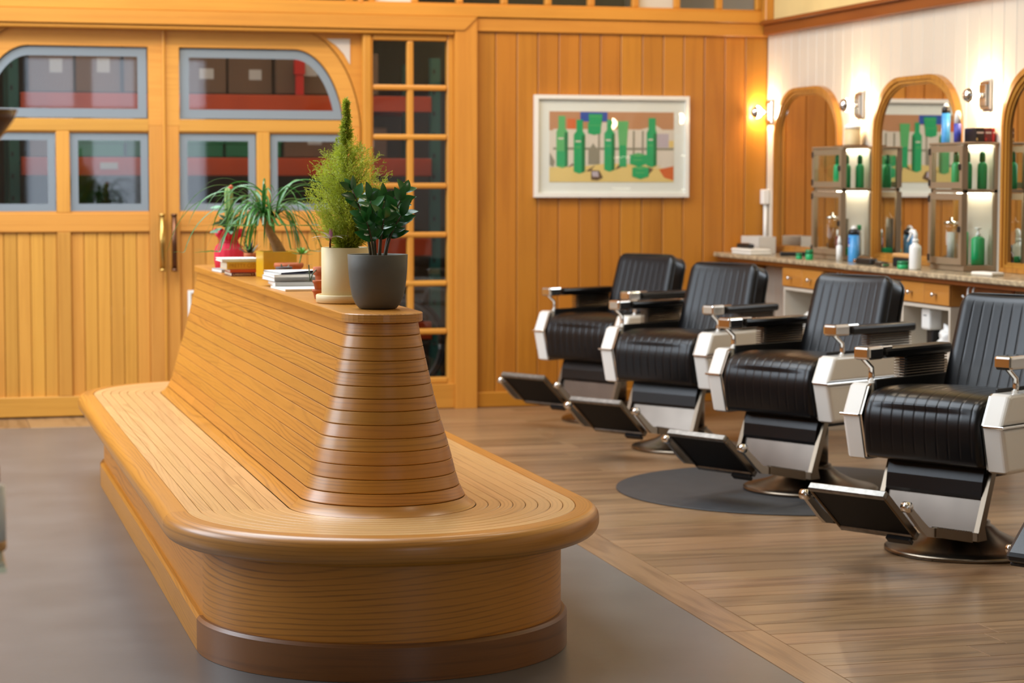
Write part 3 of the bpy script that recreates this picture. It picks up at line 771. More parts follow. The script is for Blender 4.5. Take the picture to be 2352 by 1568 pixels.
    # leg rest: posts, calf pad, steel panel, stirrup
    for sg in (-1, 1):
        x = .236*sg
        MB().prism([(-.155, .384), (-.187, .384), (-.288, .125), (-.288, .095), (-.225, .095), (-.24, .145)], 0, x-.011, x+.011).build('leg_post', 'dark_steel', t)
        if padded: continue
        am = MB().prism([(-.28, .095), (-.28, .128), (-.60, .186), (-.62, .19), (-.655, .215), (-.752, .292), (-.768, .274), (-.67, .185), (-.63, .155), (-.6, .15)], 0, x-.009, x+.009).build('stirrup_arm', 'steel', t)
        tr = MB().prism([(-.33, .098), (-.33, .136), (-.58, .182), (-.58, .148)], 0, x-.014, x+.014)
        for i in range(14):
            y = -.335-i*.0175; z = .137-(y+.33)*.184; tr.box(x-.013, x+.013, y-.009, y, z-.004, z+.005)
        tr.build('ribbed_tread', 'dark_steel', am)
        MB().tube([(x-.016, -.756, .28), (x+.016, -.756, .28)], .02, 14).build('pivot_knob', 'chrome', am)
    pad = []
    sect = [(-.2, .382), (-.212, .38), (-.23, .32), (-.237, .265), (-.232, .252), (-.222, .254), (-.212, .31)]
    MB().prism(sect, 0, -.224, .224, smooth=False).build('calf_pad', 'leather', t)
    MB().prism([(-.216, .268), (-.262, .118), (-.256, .116), (-.21, .266)], 0, -.224, .224).build('steel_panel', 'brushed_steel', t)
    # footplate: tilted frame, dark inner plate
    fr = bpy.data.objects.new('footplate', None); COL.objects.link(fr); fr.parent = t
    fr.location = (0, -.605, .155); fr.rotation_euler = (-math.atan2(.17, .2), 0, 0)   # local -y runs up the plate
    Lp = .258; hw_ = .178
    if not padded:
        MB().box(-hw_, hw_, -Lp-.012, -Lp+.012, -.018, .014, .005).build('rim', 'worn_chrome', fr)
        MB().box(-hw_, hw_, -.008, .022, -.018, .014, .005).build('rim', 'worn_chrome', fr)
        for sg in (-1, 1): MB().box(sg*(hw_-.012), sg*hw_, -Lp, 0, -.018, .014, .004).build('rim', 'dark_steel', fr)
        MB().box(-hw_+.012, hw_-.012, -Lp+.012, -.008, -.012, .008, .002).build('tread_plate', 'rubber', fr)
        MB().box(.05, .16, .0, .03, -.035, -.018, .002).build('rubber_stop', 'black_plastic', fr)
    else:
        fr.location = (0, -.745, .268); fr.rotation_euler = (math.radians(42), 0, 0)      # calf rest swung out, rising towards the seat
        MB().box(-.19, .19, 0, .33, .014, .055, .018).build('leather_pad', 'leather', fr)
        MB().box(-.185, .185, .004, .326, 0, .0135, .004).build('rough_backing', 'worn_rubber', fr)
        for sg in (-1, 1): MB().tube([(sg*.186, .05, .03), (sg*.206, .05, .03)], .014, 12).build('hinge_pin', 'chrome', fr)
        for sg in (-1, 1): MB().tube([(sg*.12, .3, .0), (sg*.12, .42, -.06), (sg*.12, .5, -.2)], .012, 8).build('support_bar', 'steel', fr)
    return t
CH = [((4.15, 12.93), -60, 'black leather barber chair farthest away, next to the wood plank wall'),
      ((4.118, 11.44), -58, 'second black leather barber chair from the plank wall'),
      ((4.12, 9.72), -63, 'black leather barber chair standing on the round black floor mat'),
      ((4.059, 7.978), -60, 'nearest whole black leather barber chair, on bare wood floor at the right edge')]
c0 = make_chair()
for i, ((x, y), a, lb) in enumerate(CH):
    o = c0 if i == 0 else copy_tree(c0)
    o.location = (x, y, .0035 if i != 2 else .0105); o.rotation_euler = (0, 0, math.radians(a)); o['label'] = lb
c5 = make_chair(True); c5.location = (4.06, 6.43, .0035); c5.rotation_euler = (0, 0, math.radians(-60))
c5['label'] = 'barber chair cut off by the right edge, only its padded leather footrest showing'
fm = MB().lathe([(.858, 0), (.858, .004), (.852, .0065), (.0001, .0065)], seg=96).build('floor_mat', 'mat_rubber')
fm.location = (4.058, 9.787, .0032); tag(fm, 'round black rubber floor mat under the third barber chair', 'mat')
# ---------------------------------------------------------------- framed product print on the plank wall
ps = thing('framed_print', 'white framed print of green bottles and jars hanging on the plank wall', 'picture', (4.417, WY-.014, 1.381))
fx0, fx1, fz1 = -.536, .536, .67
MB().strip([(fx0, 0), (fx0, fz1), (fx1, fz1), (fx1, 0), (fx0, 0)], [(fx0+.026, .026), (fx0+.026, fz1-.026), (fx1-.026, fz1-.026), (fx1-.026, .026), (fx0+.026, .026)], -.034, 0).build('frame', 'enamel', ps)
box('mount', 'print_white', ps, fx0+.02, fx1-.02, -.014, -.004, .02, fz1-.02)
PU, PV = -.432, .1
def pp(x, y): return (PU+(x-245)/1790*.864, PV+(1305-y)/1020*.464)
pr = box('print', 'p_pale', ps, PU, PU+.864, -.0155, -.0142, PV, PV+.464)
lay = [0]
def shape(m, pts):
    lay[0] += 1; y = -.0157-lay[0]*.00006
    MB().prism([pp(*q) for q in pts], 1, y, y+.0001).build('printed_shape', m, pr)
def rc(m, x0, y0, x1, y1): shape(m, [(x0, y0), (x1, y0), (x1, y1), (x0, y1)])
rc('p_tan', 245, 287, 2034, 560); rc('p_orange', 500, 390, 620, 540); rc('p_pale', 300, 540, 2034, 1040); rc('p_blue', 685, 290, 1075, 430)
rc('p_pale', 830, 440, 1080, 1000); shape('p_pale', [(1480, 560), (1780, 480), (1960, 600), (2034, 800), (1500, 800)])
for x in (640, 940, 1440, 1570): rc('p_grey', x, 560, x+28, 1040)
rc('p_grey', 300, 805, 2034, 840); rc('p_lilac', 1780, 600, 1960, 800); rc('p_yellow', 1965, 700, 2034, 800)
shape('p_grey', [(800, 1050), (800, 850), (870, 740), (940, 850), (960, 1050)])
shape('p_yellow', [(246, 1304), (246, 1090), (700, 1080), (1100, 1030), (1500, 1050), (2034, 1080), (2034, 1304)])
shape('p_brown', [(500, 1100), (580, 1030), (590, 1060)]); shape('p_brown', [(760, 1150), (900, 1060), (830, 1150)]); shape('p_brown', [(1180, 1130), (1300, 1080), (1240, 1050)])
shape('p_brown', [(1640, 1230), (1740, 1120), (1660, 1080)])
shape('p_pale', [(1740, 1100), (1900, 1060), (2033, 980), (2033, 1100)]); shape('p_orange', [(1820, 1120), (2033, 1070), (2033, 1280), (1900, 1240)])
def bottle_print(x0, x1, yt, yb, n0, n1, ys, m1='p_green', m2='p_green3'):
    w_ = x1-x0
    shape(m1, [(n0, yt), (n1, yt), (n1, ys-30), (x1, ys+20), (x1, yb-30), ((x0+x1)/2, yb), (x0, yb-30), (x0, ys+20), (n0, ys-30)])
    shape(m2, [(x0+.7*w_, ys+30), (x1, ys+30), (x1, yb-30), (x0+.7*w_, yb-12)])
    rc('p_pale', x0+.15*w_, ys+105, x0+.62*w_, ys+128); rc('p_green2', x0+.15*w_, ys+190, x0+.6*w_, ys+210)
bottle_print(345, 510, 352, 1105, 372, 470, 560, 'p_green2', 'p_green3'); rc('p_green', 345, 860, 470, 1070)
bottle_print(592, 755, 405, 1185, 630, 722, 600)
for yy, k in ((320, 0), (450, -15)): shape('p_green', [(805+k, yy), (1000+k, yy), (990+k, yy+150), (900+k, yy+175), (810+k, yy+150)]); rc('p_green2', 810+k, yy+30, 990+k, yy+40)
bottle_print(1028, 1180, 400, 1155, 1065, 1140, 580)
shape('p_green2', [(1215, 420), (1375, 420), (1350, 780), (1350, 1085), (1245, 1085), (1240, 780)]); rc('p_green', 1245, 770, 1350, 1080)
bottle_print(1640, 1785, 372, 1090, 1665, 1768, 570)
for x0, x1, y0, y1 in ((1398, 1640, 880, 1080), (1432, 1672, 1065, 1262)):
    shape('p_green', [(x0, y0+30), ((x0+x1)/2, y0), (x1, y0+30), (x1, y1-40), ((x0+x1)/2, y1), (x0, y1-40)]); shape('p_green2', [(x0+10, y0+32), ((x0+x1)/2, y0+8), (x1-10, y0+32), ((x0+x1)/2, y0+56)]); rc('p_green2', x0+50, y0+95, x1-70, y0+112)
shape('p_grey', [(250, 880), (320, 1000), (300, 1080), (250, 1060)]); shape('p_brown', [(840, 1130), (960, 1140), (1010, 1240), (930, 1280), (840, 1270)]); shape('p_lilac', [(850, 1150), (940, 1150), (950, 1230), (860, 1225)])
MB().box(fx0+.02, fx1-.02, -.026, -.0245, .02, fz1-.02).build('glazing', 'clear_glass', ps)

# ---------------------------------------------------------------- worktop, drawers, under-counter
CT = 1.013
for (a, b, xf, lb) in ((11.63, WY-.03, 5.135, 'granite worktop slab at the far end beside the plank wall'), (6.0, 11.625, 5.115, 'long granite worktop slab running out of the right edge')):
    o = thing('worktop', lb, 'worktop', (WX, b, CT-.03), 0, 'worktop under the mirrors')
    MB().box(xf-WX, -.001, a-b, 0, 0, .03, .006).build('stone_slab', 'granite', o)
    MB().box(xf+.03-WX, -.001, a-b+.002, -.002, -.025, -.0005, .002).build('wood_apron', 'redwood_trim', o)
def drawer_unit(y0, y1, lb):
    o = thing('drawer_unit', lb, 'drawer unit', (5.16, y1, .838), 0, 'maple drawer units under the worktop')
    L = y0-y1
    MB().box(.012, .355, L, 0, 0, .117, .002).build('body', 'maple', o)
    for k in range(2):
        a = L/2*k; b = L/2*(k+1)
        d = MB().box(0, .011, a+(.002 if k else 0)*-1, b+.002 if not k else b, .004, .113, .003, grain=1).build('drawer_front', 'maple', o)
        MB().tube([(0, (a+b)/2, .058), (-.022, (a+b)/2, .058)], .006, 10).build('knob_stem', 'chrome', d)
        MB().sphere((-.026, (a+b)/2, .058), .013, 14, 8, (.7, 1, 1)).build('knob', 'chrome', d)
    return o
drawer_unit(12.045, 12.655, 'maple drawer unit under the far worktop, behind the second chair')
drawer_unit(10.37, 10.955, 'maple two-knob drawer unit between the third and fourth chair backs')
# open white cubbies below the drawers
def cubby(y0, y1, lb):
    o = thing('cubby', lb, 'cabinet', (5.17, y1, 0.003), 0, 'white cubbies below the drawers')
    L = y0-y1
    for n, a in (('side', (0, .349, 0, -.02, 0, .833)), ('side', (0, .349, L, L+.02, 0, .833)), ('top', (0, .349, L+.02, -.02, .815, .833)), ('back', (.33, .349, L+.02, -.02, 0, .815)), ('shelf', (.0, .33, L+.02, -.02, .56, .58)), ('plinth', (.02, .33, L+.02, -.02, 0, .08))):
        MB().box(*a).build(n, 'white_board', o)
    return o
cubby(10.37, 10.955, 'open white cubby holding a plastic bag, below the two-knob drawers')
cubby(12.045, 12.655, 'open white cubby behind the second chair with papers inside')
# white dispenser and bag
o = thing('dispenser', 'white plastic dispenser with a dark slot inside the cubby', 'dispenser', (5.25, 10.75, .584))
MB().box(-.04, .04, -.05, .05, .11, .225, .012).build('head', 'white_plastic', o); MB().box(-.041, -.038, -.02, .02, .185, .19).build('slot', 'black_plastic', o); MB().box(-.02, .04, -.045, .02, 0, .11, .006).build('stand', 'black_plastic', o)
def lump(name, m, label, cat, c, s, seed, amp=.25):
    random.seed(seed); b = MB().sphere((0, 0, 0), 1, 24, 16); ph = [random.uniform(0, 6) for _ in range(8)]; V = []
    for x, y, z in b.v:
        k = 1+amp*(.4*math.sin(3*x+ph[0])*math.cos(4*y+ph[1])+.35*math.sin(6*y+5*z+ph[2])+.3*math.sin(9*z+7*x+ph[3])+.2*math.sin(14*x-11*y+ph[4]))
        z2 = max(z*k, -.72); V.append((x*k*s[0], y*k*s[1], (z2+.72)*s[2]))
    b.v = V; o = b.build(name, m); o.location = c; random.seed(seed+1); return tag(o, label, cat)
lump('plastic_bag', 'white_plastic', 'crumpled white plastic bag in the cubby beside the dispenser', 'bag', (5.28, 10.55, .585), (.07, .08, .085), 3, .4)
lump('plastic_bag', 'paper', 'crumpled paper bundle in the far cubby behind the second chair', 'paper', (5.27, 12.35, .585), (.08, .13, .07), 5, .4)
tag(box('red_carton', 'red_plastic', None, 5.22, 5.3, 10.40, 10.43, .584, .66, .004), 'small red carton at the right of the cubby', 'carton')
MB().box(0, .02, -.5, 0, 0, .095, .003).build('modesty_board', 'redwood_trim').location = (5.22, 10.3, .86)
tag(bpy.data.objects['modesty_board'], 'dark brown board under the worktop right of the two-knob drawers', 'board')
bpy.data.objects['modesty_board'].name = 'apron_board'
hk = 0
for y, lb in ((13.3, 'leftmost'), (11.86, 'second'), (11.2, 'third'), (10.18, 'rightmost')):
    o = thing('coat_hook', f'white double hook under the worktop edge, {lb} of the four', 'hook', (5.2, y, .957), 0, 'white hooks under the worktop')
    for d in (-.028, .028): MB().tube([(0, d, 0), (-.012, d, -.02), (-.014, d, -.05), (-.03, d, -.066), (-.045, d, -.05)], .0055, 8).build('prong', 'white_plastic', o)
    MB().box(-.004, .03, -.04, .04, .0, .012, .002).build('plate', 'white_plastic', o)
# cords hanging beside the far drawer unit
for i, dy in enumerate((0, .04, .08)):
    pts = catmull([(5.3, 12.80-dy, .95), (5.27, 12.79-dy, .75), (5.3, 12.82-dy*.8, .5), (5.34, 12.78-dy, .25), (5.36, 12.82-dy, .01)], 8)
    o = MB().tube(pts, .005, 6).build('power_cord', 'black_plastic' if i != 1 else 'white_plastic')
    tag(o, ['black power cord hanging left of the far drawers', 'white power cord hanging between two black cords', 'black power cord hanging nearest the far cubby'][i], 'cord')

# ---------------------------------------------------------------- mirrors
def mirror(yc, wd, lb):
    o = thing('mirror', lb, 'mirror', (WX, yc, CT+.002), 0, 'arched wooden mirrors above the worktop')
    hw_ = wd/2; H = 1.078
    def outl(d):
        r, rz = .36, .3; a = hw_-d; top = H-d; L = [(a, d), (a, top-rz)]
        L += [(a-r+r*math.cos(t*PI/2/12), top-rz+rz*math.sin(t*PI/2/12)) for t in range(1, 13)]
        L += [(-p[0], p[1]) for p in L[::-1]]; return L+[L[0]]
    # moulded frame: stepped rings
    for nm, a, b, x0 in (('outer_moulding', 0, .024, -.04), ('inner_moulding', .0245, .042, -.03), ('bead', .0425, .052, -.019)):
        MB().strip(outl(a), outl(b), x0, -.001, axis=0, grain=2).build(nm, 'gilt_wood', o)
    g = outl(.048)[:-1]
    MB().prism(g, 0, -.012, -.002).build('mirror_glass', 'mirror', o)
    return o
mirror(13.1, 1.05, 'arched wood-framed mirror farthest left, reflecting the plank wall')
mirror(11.505, 1.1, 'arched wood-framed mirror in the middle, reflecting the framed print')
mirror(9.87, 1.14, 'arched wood-framed mirror cut off by the right edge')
# ---------------------------------------------------------------- sconces
def sconce(y, lb):
    o = thing('wall_sconce', lb, 'lamp', (WX-.001, y, 1.95), 0, 'chrome sconces with silver-tipped bulbs')
    MB().box(-.022, 0, -.055, .055, -.075, .075, .004).build('back_plate', 'chrome', o)
    MB().box(-.034, -.022, -.04, .04, -.06, .06, .004).build('step_plate', 'chrome', o)
    MB().lathe([(.014, -.034), (.016, -.05), (.012, -.058)][::-1], axis=0, seg=20).build('socket', 'chrome', o)
    R = .04; cx_ = -.105
    back = [(max(1e-5, R*math.sin(t*PI/24)), cx_+R*math.cos(t*PI/24)) for t in range(0, 13)]
    front = [(max(1e-5, R*math.sin(t*PI/24)), cx_+R*math.cos(t*PI/24)) for t in range(12, 25)]
    bl = MB().lathe(back, axis=0, seg=24).build('bulb', 'bulb_glow', o)
    MB().lathe([(r*1.002, x) for r, x in front], axis=0, seg=24).build('silver_cap', 'chrome', bl)
    return o
sconce(13.765, 'lit chrome sconce in the corner left of the first mirror')
sconce(12.30, 'lit chrome sconce between the first and the middle mirror')
sconce(10.67, 'lit chrome sconce right of the middle mirror')
# conduit in the corner
cd = thing('conduit', 'white electrical conduit with a box in the wall corner above the worktop', 'conduit', (WX-.02, 13.80, CT))
MB().tube([(0, 0, .005), (0, 0, .32)], .014, 12).build('pipe', 'white_plastic', cd); MB().box(-.03, .018, -.028, .028, .32, .42, .005).build('junction_box', 'white_plastic', cd)

# ---------------------------------------------------------------- display cabinets
def lathe_thing(name, label, cat, loc, parts, group=None):
    o = thing(name, label, cat, loc, 0, group)
    for nm, m, prof_ in parts: MB().lathe(prof_, seg=20).build(nm, m, o)
    return o
def spray_bottle_green(loc, label, h=.15, r=.018, group='green bottles in the cabinets'):
    return lathe_thing('green_bottle', label, 'bottle', loc, [('body', 'green_plastic', [(r*.9, 0), (r, .004), (r, h*.6), (r*.92, h*.66), (r*.62, h*.72)]), ('cap', 'green_cap', [(r*.6, h*.72), (r*.6, h*.93), (r*.35, h), (1e-5, h)])], group)
def cabinet(y0, y1, lb):
    o = thing('display_cabinet', lb, 'cabinet', (WX-.001, y1, CT+.002), 0, 'lit metal display cabinets on the worktop')
    D, L, H, s_ = -.195, y0-y1, .67, .02; zs = .43
    for x in (D, -s_):
        for y in (0, L+s_): MB().box(x, x+s_, y-s_, y, 0.03, H).build('corner_post', 'cabinet_metal', o)
    MB().box(D-.012, .0, L-.012, .012, H, H+.014, .003).build('top', 'cabinet_metal', o)
    MB().box(D, 0, L, 0, 0, .03, .002).build('bottom', 'cabinet_metal', o)
    MB().box(D, 0, L, 0, zs-.014, zs+.004, .001).build('shelf', 'cabinet_metal', o)
    MB().box(-.004, 0, L+s_, -s_, .03, H).build('back_panel', 'white_board', o)
    MB().box(D+.02, -.02, -.006, -.003, .03, H).build('side_glass', 'clear_glass', o)
    MB().box(D+s_, -s_, L+.004, L+.007, .03, H).build('side_glass', 'clear_glass', o)
    for a, b in ((.034, zs-.018), (zs+.008, H-.004)):
        d = bpy.data.objects.new('door', None); COL.objects.link(d); d.parent = o
        q = .034
        MB().strip([(0, a), (0, b), (L, b), (L, a), (0, a)], [(-q, a+q), (-q, b-q), (L+q, b-q), (L+q, a+q), (-q, a+q)], D-.014, D-.001, axis=0).build('door_frame', 'cabinet_metal', d)
        MB().box(D-.009, D-.006, L+q-.002, -q+.002, a+q-.002, b-q+.002).build('door_glass', 'clear_glass', d)
        MB().box(D-.024, D-.014, L+.012, L+.034, (a+b)/2-.016, (a+b)/2+.016, .003).build('latch', 'iron', d)
        for z in (a+.03, b-.03): MB().box(D-.02, D-.012, -.02, -.001, z-.018, z+.018, .002).build('hinge', 'iron', d)
    # lamps under the top and the shelf
    for z in (H-.012, zs-.022): MB().box(-.06, -.02, L+.04, -.04, z, z+.008).build('lamp_strip', 'cabinet_lamp', o)
    return o
CA, CB = (12.115, 12.56), (10.54, 10.935)
cabinet(*CA, 'lit metal and glass display cabinet on the far worktop, left of the middle mirror')
cabinet(*CB, 'lit metal and glass display cabinet right of the middle mirror, cartons on top')
zs = CT+.002+.435
for (ya, yb), nm in ((CA, 'far'), (CB, 'right-hand')):
    for k, (x, y, pos) in enumerate(((-.145, ya+.07, 'left of the near pair'), (-.06, ya+.065, 'right of the near pair'), (-.15, ya+.19, 'behind the latch'))):
        spray_bottle_green((WX+x, y, zs), f'green bottle on the top shelf of the {nm} cabinet, {pos}', .2, .026)
zb = CT+.033
def plain(name, label, cat, loc, parts, group=None): return lathe_thing(name, label, cat, loc, parts, group)
# lower shelves
plain('green_bottle', 'fat green pump bottle on the bottom of the right-hand cabinet', 'bottle', (WX-.075, 10.61, zb), [('body', 'green_plastic', [(.034, 0), (.036, .004), (.036, .14), (.02, .152)]), ('pump', 'white_plastic', [(.012, .152), (.012, .17), (.006, .172), (.006, .19), (.018, .192), (.018, .2), (1e-5, .2)])])
plain('green_bottle', 'tall green bottle behind the fat pump bottle in the right-hand cabinet', 'bottle', (WX-.115, 10.70, zb), [('body', 'green_plastic', [(.026, 0), (.026, .17), (.02, .178), (1e-5, .18)])])
plain('dropper_bottle', 'small amber dropper bottle in the right-hand cabinet', 'bottle', (WX-.155, 10.64, zb), [('body', 'amber', [(.018, 0), (.018, .06), (.008, .07)]), ('cap', 'black_plastic', [(.011, .07), (.011, .105), (1e-5, .107)])])
plain('jar', 'small green jar at the left of the right-hand cabinet floor', 'jar', (WX-.172, 10.59, zb), [('body', 'green_plastic', [(.017, 0), (.017, .045), (1e-5, .046)])])
plain('glass_jar', 'clear glass jar with grey combs behind the right-hand cabinet door', 'jar', (WX-.12, 10.84, zb), [('jar', 'clear_glass', [(.045, 0), (.047, .01), (.047, .2), (.038, .215)]), ('lid', 'chrome', [(.04, .215), (.04, .228), (.01, .232), (.01, .25), (1e-5, .252)]), ('combs', 'mag_grey', [(.02, .01), (.02, .17), (1e-5, .172)])])
plain('glass_jar', 'clear glass jar with brown tools behind the far cabinet door', 'jar', (WX-.12, 12.45, zb), [('jar', 'clear_glass', [(.045, 0), (.047, .01), (.047, .2), (.038, .215)]), ('lid', 'chrome', [(.04, .215), (.04, .228), (.01, .232), (.01, .25), (1e-5, .252)]), ('tools', 'amber', [(.022, .01), (.022, .16), (1e-5, .162)])])
plain('wine_bottle', 'slim wine-red bottle with white cap behind the far cabinet door', 'bottle', (WX-.15, 12.28, zb), [('body', 'wine', [(.017, 0), (.017, .11)]), ('cap', 'white_plastic', [(.012, .11), (.012, .15), (1e-5, .151)])])
plain('tall_can', 'tall tan can at the left of the far cabinet floor', 'can', (WX-.16, 12.17, zb), [('body', 'p_grey', [(.024, 0), (.024, .22), (1e-5, .221)])])
plain('green_bottle', 'thin dark green bottle in the middle of the far cabinet floor', 'bottle', (WX-.1, 12.19, zb), [('body', 'green_plastic', [(.017, 0), (.017, .13), (.006, .17), (1e-5, .171)])])
plain('green_bottle', 'slender green bottle with square cap at the back of the far cabinet', 'bottle', (WX-.05, 12.2, zb), [('body', 'white_plastic', [(.014, 0), (.014, .14), (.007, .15)]), ('cap', 'green_plastic', [(.013, .15), (.013, .18), (1e-5, .181)])])
tag(box('green_box', 'green_plastic', None, WX-.165, WX-.1, 12.13, 12.15, zb, zb+.045, .003), 'low green box at the front of the far cabinet floor', 'box')
# on top of the cabinets
zt = CT+.002+.6845
plain('canister', 'cream lidded canister on top of the far cabinet', 'canister', (WX-.075, 12.26, zt+.008), [('body', 'pot_cream', [(.045, 0), (.046, .004), (.046, .1)]), ('lid', 'white_plastic', [(.05, .1), (.05, .112), (.03, .124), (1e-5, .126)])])
tag(box('tray', 'bronze', None, WX-.135, WX-.01, 12.17, 12.4, zt, zt+.008, .003), 'thin dark tray under the cream canister', 'tray')
def spray_can(loc, label, h, r, m1, m2, m3, stripes=True):
    o = lathe_thing('spray_can', label, 'spray can', loc, [('body', m1, [(r*.95, 0), (r, .004), (r, h*.74)]), ('shoulder', m2, [(r, h*.74), (r*.97, h*.86), (r*.6, h*.9)]), ('cap', m3, [(r*.62, h*.9), (r*.6, h*.93), (r*.3, h*.99), (1e-5, h)])], 'blue spray cans')
    if stripes:
        for k, zf in enumerate((.58, .48, .4)):
            V = []; n = 8
            for i in range(n+1):
                a = PI+.5*(i/n-.5)*2.2-.25
                V += [(1.01*r*math.cos(a), 1.01*r*math.sin(a), h*zf+.006*i/n), (1.01*r*math.cos(a), 1.01*r*math.sin(a), h*(zf+.06)+.006*i/n)]
            MB().add(V, [(2*i, 2*i+2, 2*i+3, 2*i+1) for i in range(n)]).build('label_band', 'blue_label' if k < 2 else 'p_lilac', o)
    return o
spray_can((WX-.165, 10.83, zt), 'tall blue spray can with black shoulder on top of the right-hand cabinet', .215, .024, 'blue_can', 'black_plastic', 'white_plastic', False)
plain('tube_bottle', 'white and blue bottle beside the tall blue can on the right-hand cabinet', 'bottle', (WX-.15, 10.72, zt), [('body', 'blue_label', [(.02, 0), (.02, .1)]), ('neck', 'white_plastic', [(.019, .1), (.017, .15), (.01, .17), (1e-5, .171)])])
for k, (xa, xb, m, lb) in enumerate(((-.125, -.075, 'black_plastic', 'black carton with pale print on the right-hand cabinet'), (-.073, -.03, 'book_maroon', 'dark red-brown carton between the black and red cartons on the right-hand cabinet'), (-.028, -.012, 'red_plastic', 'thin red carton against the wall on the right-hand cabinet'))):
    o = thing('product_carton', lb, 'carton', (WX+(xa+xb)/2, 10.56, zt), 0, 'cartons on the right-hand cabinet')
    hw_ = (xb-xa)/2
    MB().box(-hw_, hw_, 0, .13, 0, .075, .002).build('box', m, o); MB().box(-hw_+.006, hw_-.004, -.001, -.0002, .045, .054).build('print', 'p_pale', o); MB().box(-hw_+.004, -hw_+.012, -.001, -.0002, .008, .022).build('print', 'red_plastic' if k else 'p_yellow', o)
# on the worktop
z0 = CT+.001
for k, (x, y, r, h, lb) in enumerate(((5.215, 12.36, .024, .06, 'taller green jar on the worktop left of the far cabinet'), (5.19, 12.46, .02, .036, 'short green jar beside the taller green jar'), (5.18, 10.97, .031, .042, 'squat green jar beside the white spray bottle'))):
    plain('green_jar', lb, 'jar', (x, y, z0), [('body', 'green_plastic', [(r*.95, 0), (r, .003), (r, h*.55), (r*.97, h*.56)]), ('lid', 'green_cap', [(r*1.01, h*.56), (r*1.01, h), (1e-5, h+.001)])], 'green jars on the worktop')
spray_can((5.33, 11.96, z0), 'blue spray can with white cap in front of the middle mirror', .215, .034, 'blue_can', 'black_plastic', 'white_plastic')
def trigger(loc, label, rz=0):
    o = thing('spray_bottle', label, 'spray bottle', loc, rz)
    MB().lathe([(.031, 0), (.033, .005), (.033, .115), (.03, .128), (.016, .14), (.015, .15)], seg=24).build('body', 'white_plastic', o)
    MB().lathe([(.017, .148), (.017, .162), (.012, .166)], seg=16).build('collar', 'white_plastic', o)
    MB().tube([(0, 0, .16), (0, 0, .19), (0, .012, .205), (0, .03, .208), (0, .045, .2)], [.012, .013, .014, .012, .009], 10).build('head', 'white_plastic', o)
    MB().tube([(0, .03, .2), (0, .04, .18), (0, .055, .16), (0, .062, .15)], [.008, .007, .006, .004], 8).build('trigger', 'white_plastic', o)
    MB().lathe([(.0335, .055), (.0335, .07)], seg=24).build('label', 'p_lilac', o) if False else None
    return o
trigger((5.2, 10.86, z0), 'white trigger spray bottle in front of the middle mirror', .3)
plain('small_bottle', 'clear small pump bottle left of the blue spray can', 'bottle', (5.28, 12.06, z0), [('body', 'white_plastic', [(.018, 0), (.018, .09), (.008, .1)]), ('nozzle', 'white_plastic', [(.01, .1), (.012, .12), (.005, .15), (1e-5, .152)])])
def tool(name, label, cat, loc, rz, parts):
    o = thing(name, label, cat, loc, rz)
    for nm, m, a in parts: MB().box(*a).build(nm, m, o)
    return o
tool('hair_clipper', 'black and chrome hair clipper lying on the worktop below the blue can', 'clipper', (5.24, 11.62, z0), .1, [('body', 'black_plastic', (-.025, .025, -.12, .06, 0, .035, .01)), ('trim', 'chrome', (-.012, .0, -.1, .05, .035, .04, .002)), ('blade', 'chrome', (-.022, .022, .06, .085, .006, .026, .002))])
tool('hair_clipper', 'second hair clipper lying in front of the hand brush', 'clipper', (5.2, 11.3, z0), -.2, [('body', 'black_plastic', (-.022, .022, -.1, .07, 0, .028, .009)), ('blade', 'chrome', (-.02, .02, -.125, -.1, .004, .02, .002))])
hb = thing('hand_brush', 'wooden hand brush with black bristles beside the white spray bottle', 'brush', (5.3, 11.18, z0))
MB().box(-.03, .03, -.13, .13, .05, .075, .01).build('handle', 'tan_wood', hb); MB().box(-.028, .028, -.125, .125, 0, .0495, .006).build('bristles', 'bristle', hb)
tb = thing('storage_box', 'clear plastic box with tools at the far end of the worktop', 'box', (5.36, 13.57, z0))
for a in ((-.06, -.057, -.16, .16, 0, .11), (.057, .06, -.16, .16, 0, .11), (-.057, .057, -.16, -.156, 0, .11), (-.057, .057, .156, .16, 0, .11), (-.057, .057, -.156, .156, 0, .004)): MB().box(*a).build('wall', 'white_pane', tb)
MB().box(-.04, .04, -.12, .1, .005, .07, .01).build('tools', 'mag_grey', tb)
for k, (y, zz_, lb) in enumerate(((13.34, 0, 'lower folded white towel at the far end of the worktop'), (13.35, .019, 'upper folded white towel at the far end of the worktop'))):
    o = MB().box(-.075, .075, -.17, .17, 0, .018, .008).build('towel', 'towel'); o.location = (5.214, y-.02, z0+zz_); tag(o, lb, 'towel', 'folded towels')
tool('hair_clipper', 'black clipper with gold trim lying on the folded towels', 'clipper', (5.2, 13.4, z0+.0375), .15, [('body', 'black_plastic', (-.022, .022, -.09, .08, 0, .03, .009)), ('trim', 'brass', (-.01, .01, -.05, .05, .03, .034, .001))])
tool('hair_clipper', 'black clipper lying in front of the first mirror', 'clipper', (5.36, 12.98, z0), 1.2, [('body', 'black_plastic', (-.022, .022, -.09, .08, 0, .026, .008))])
o = MB().box(-.04, .04, -.09, .09, 0, .018, .007).build('towel', 'towel'); o.location = (5.24, 10.1, z0); o.rotation_euler = (0, 0, .15); tag(o, 'small white towel on the worktop at the right edge', 'towel', 'folded towels')

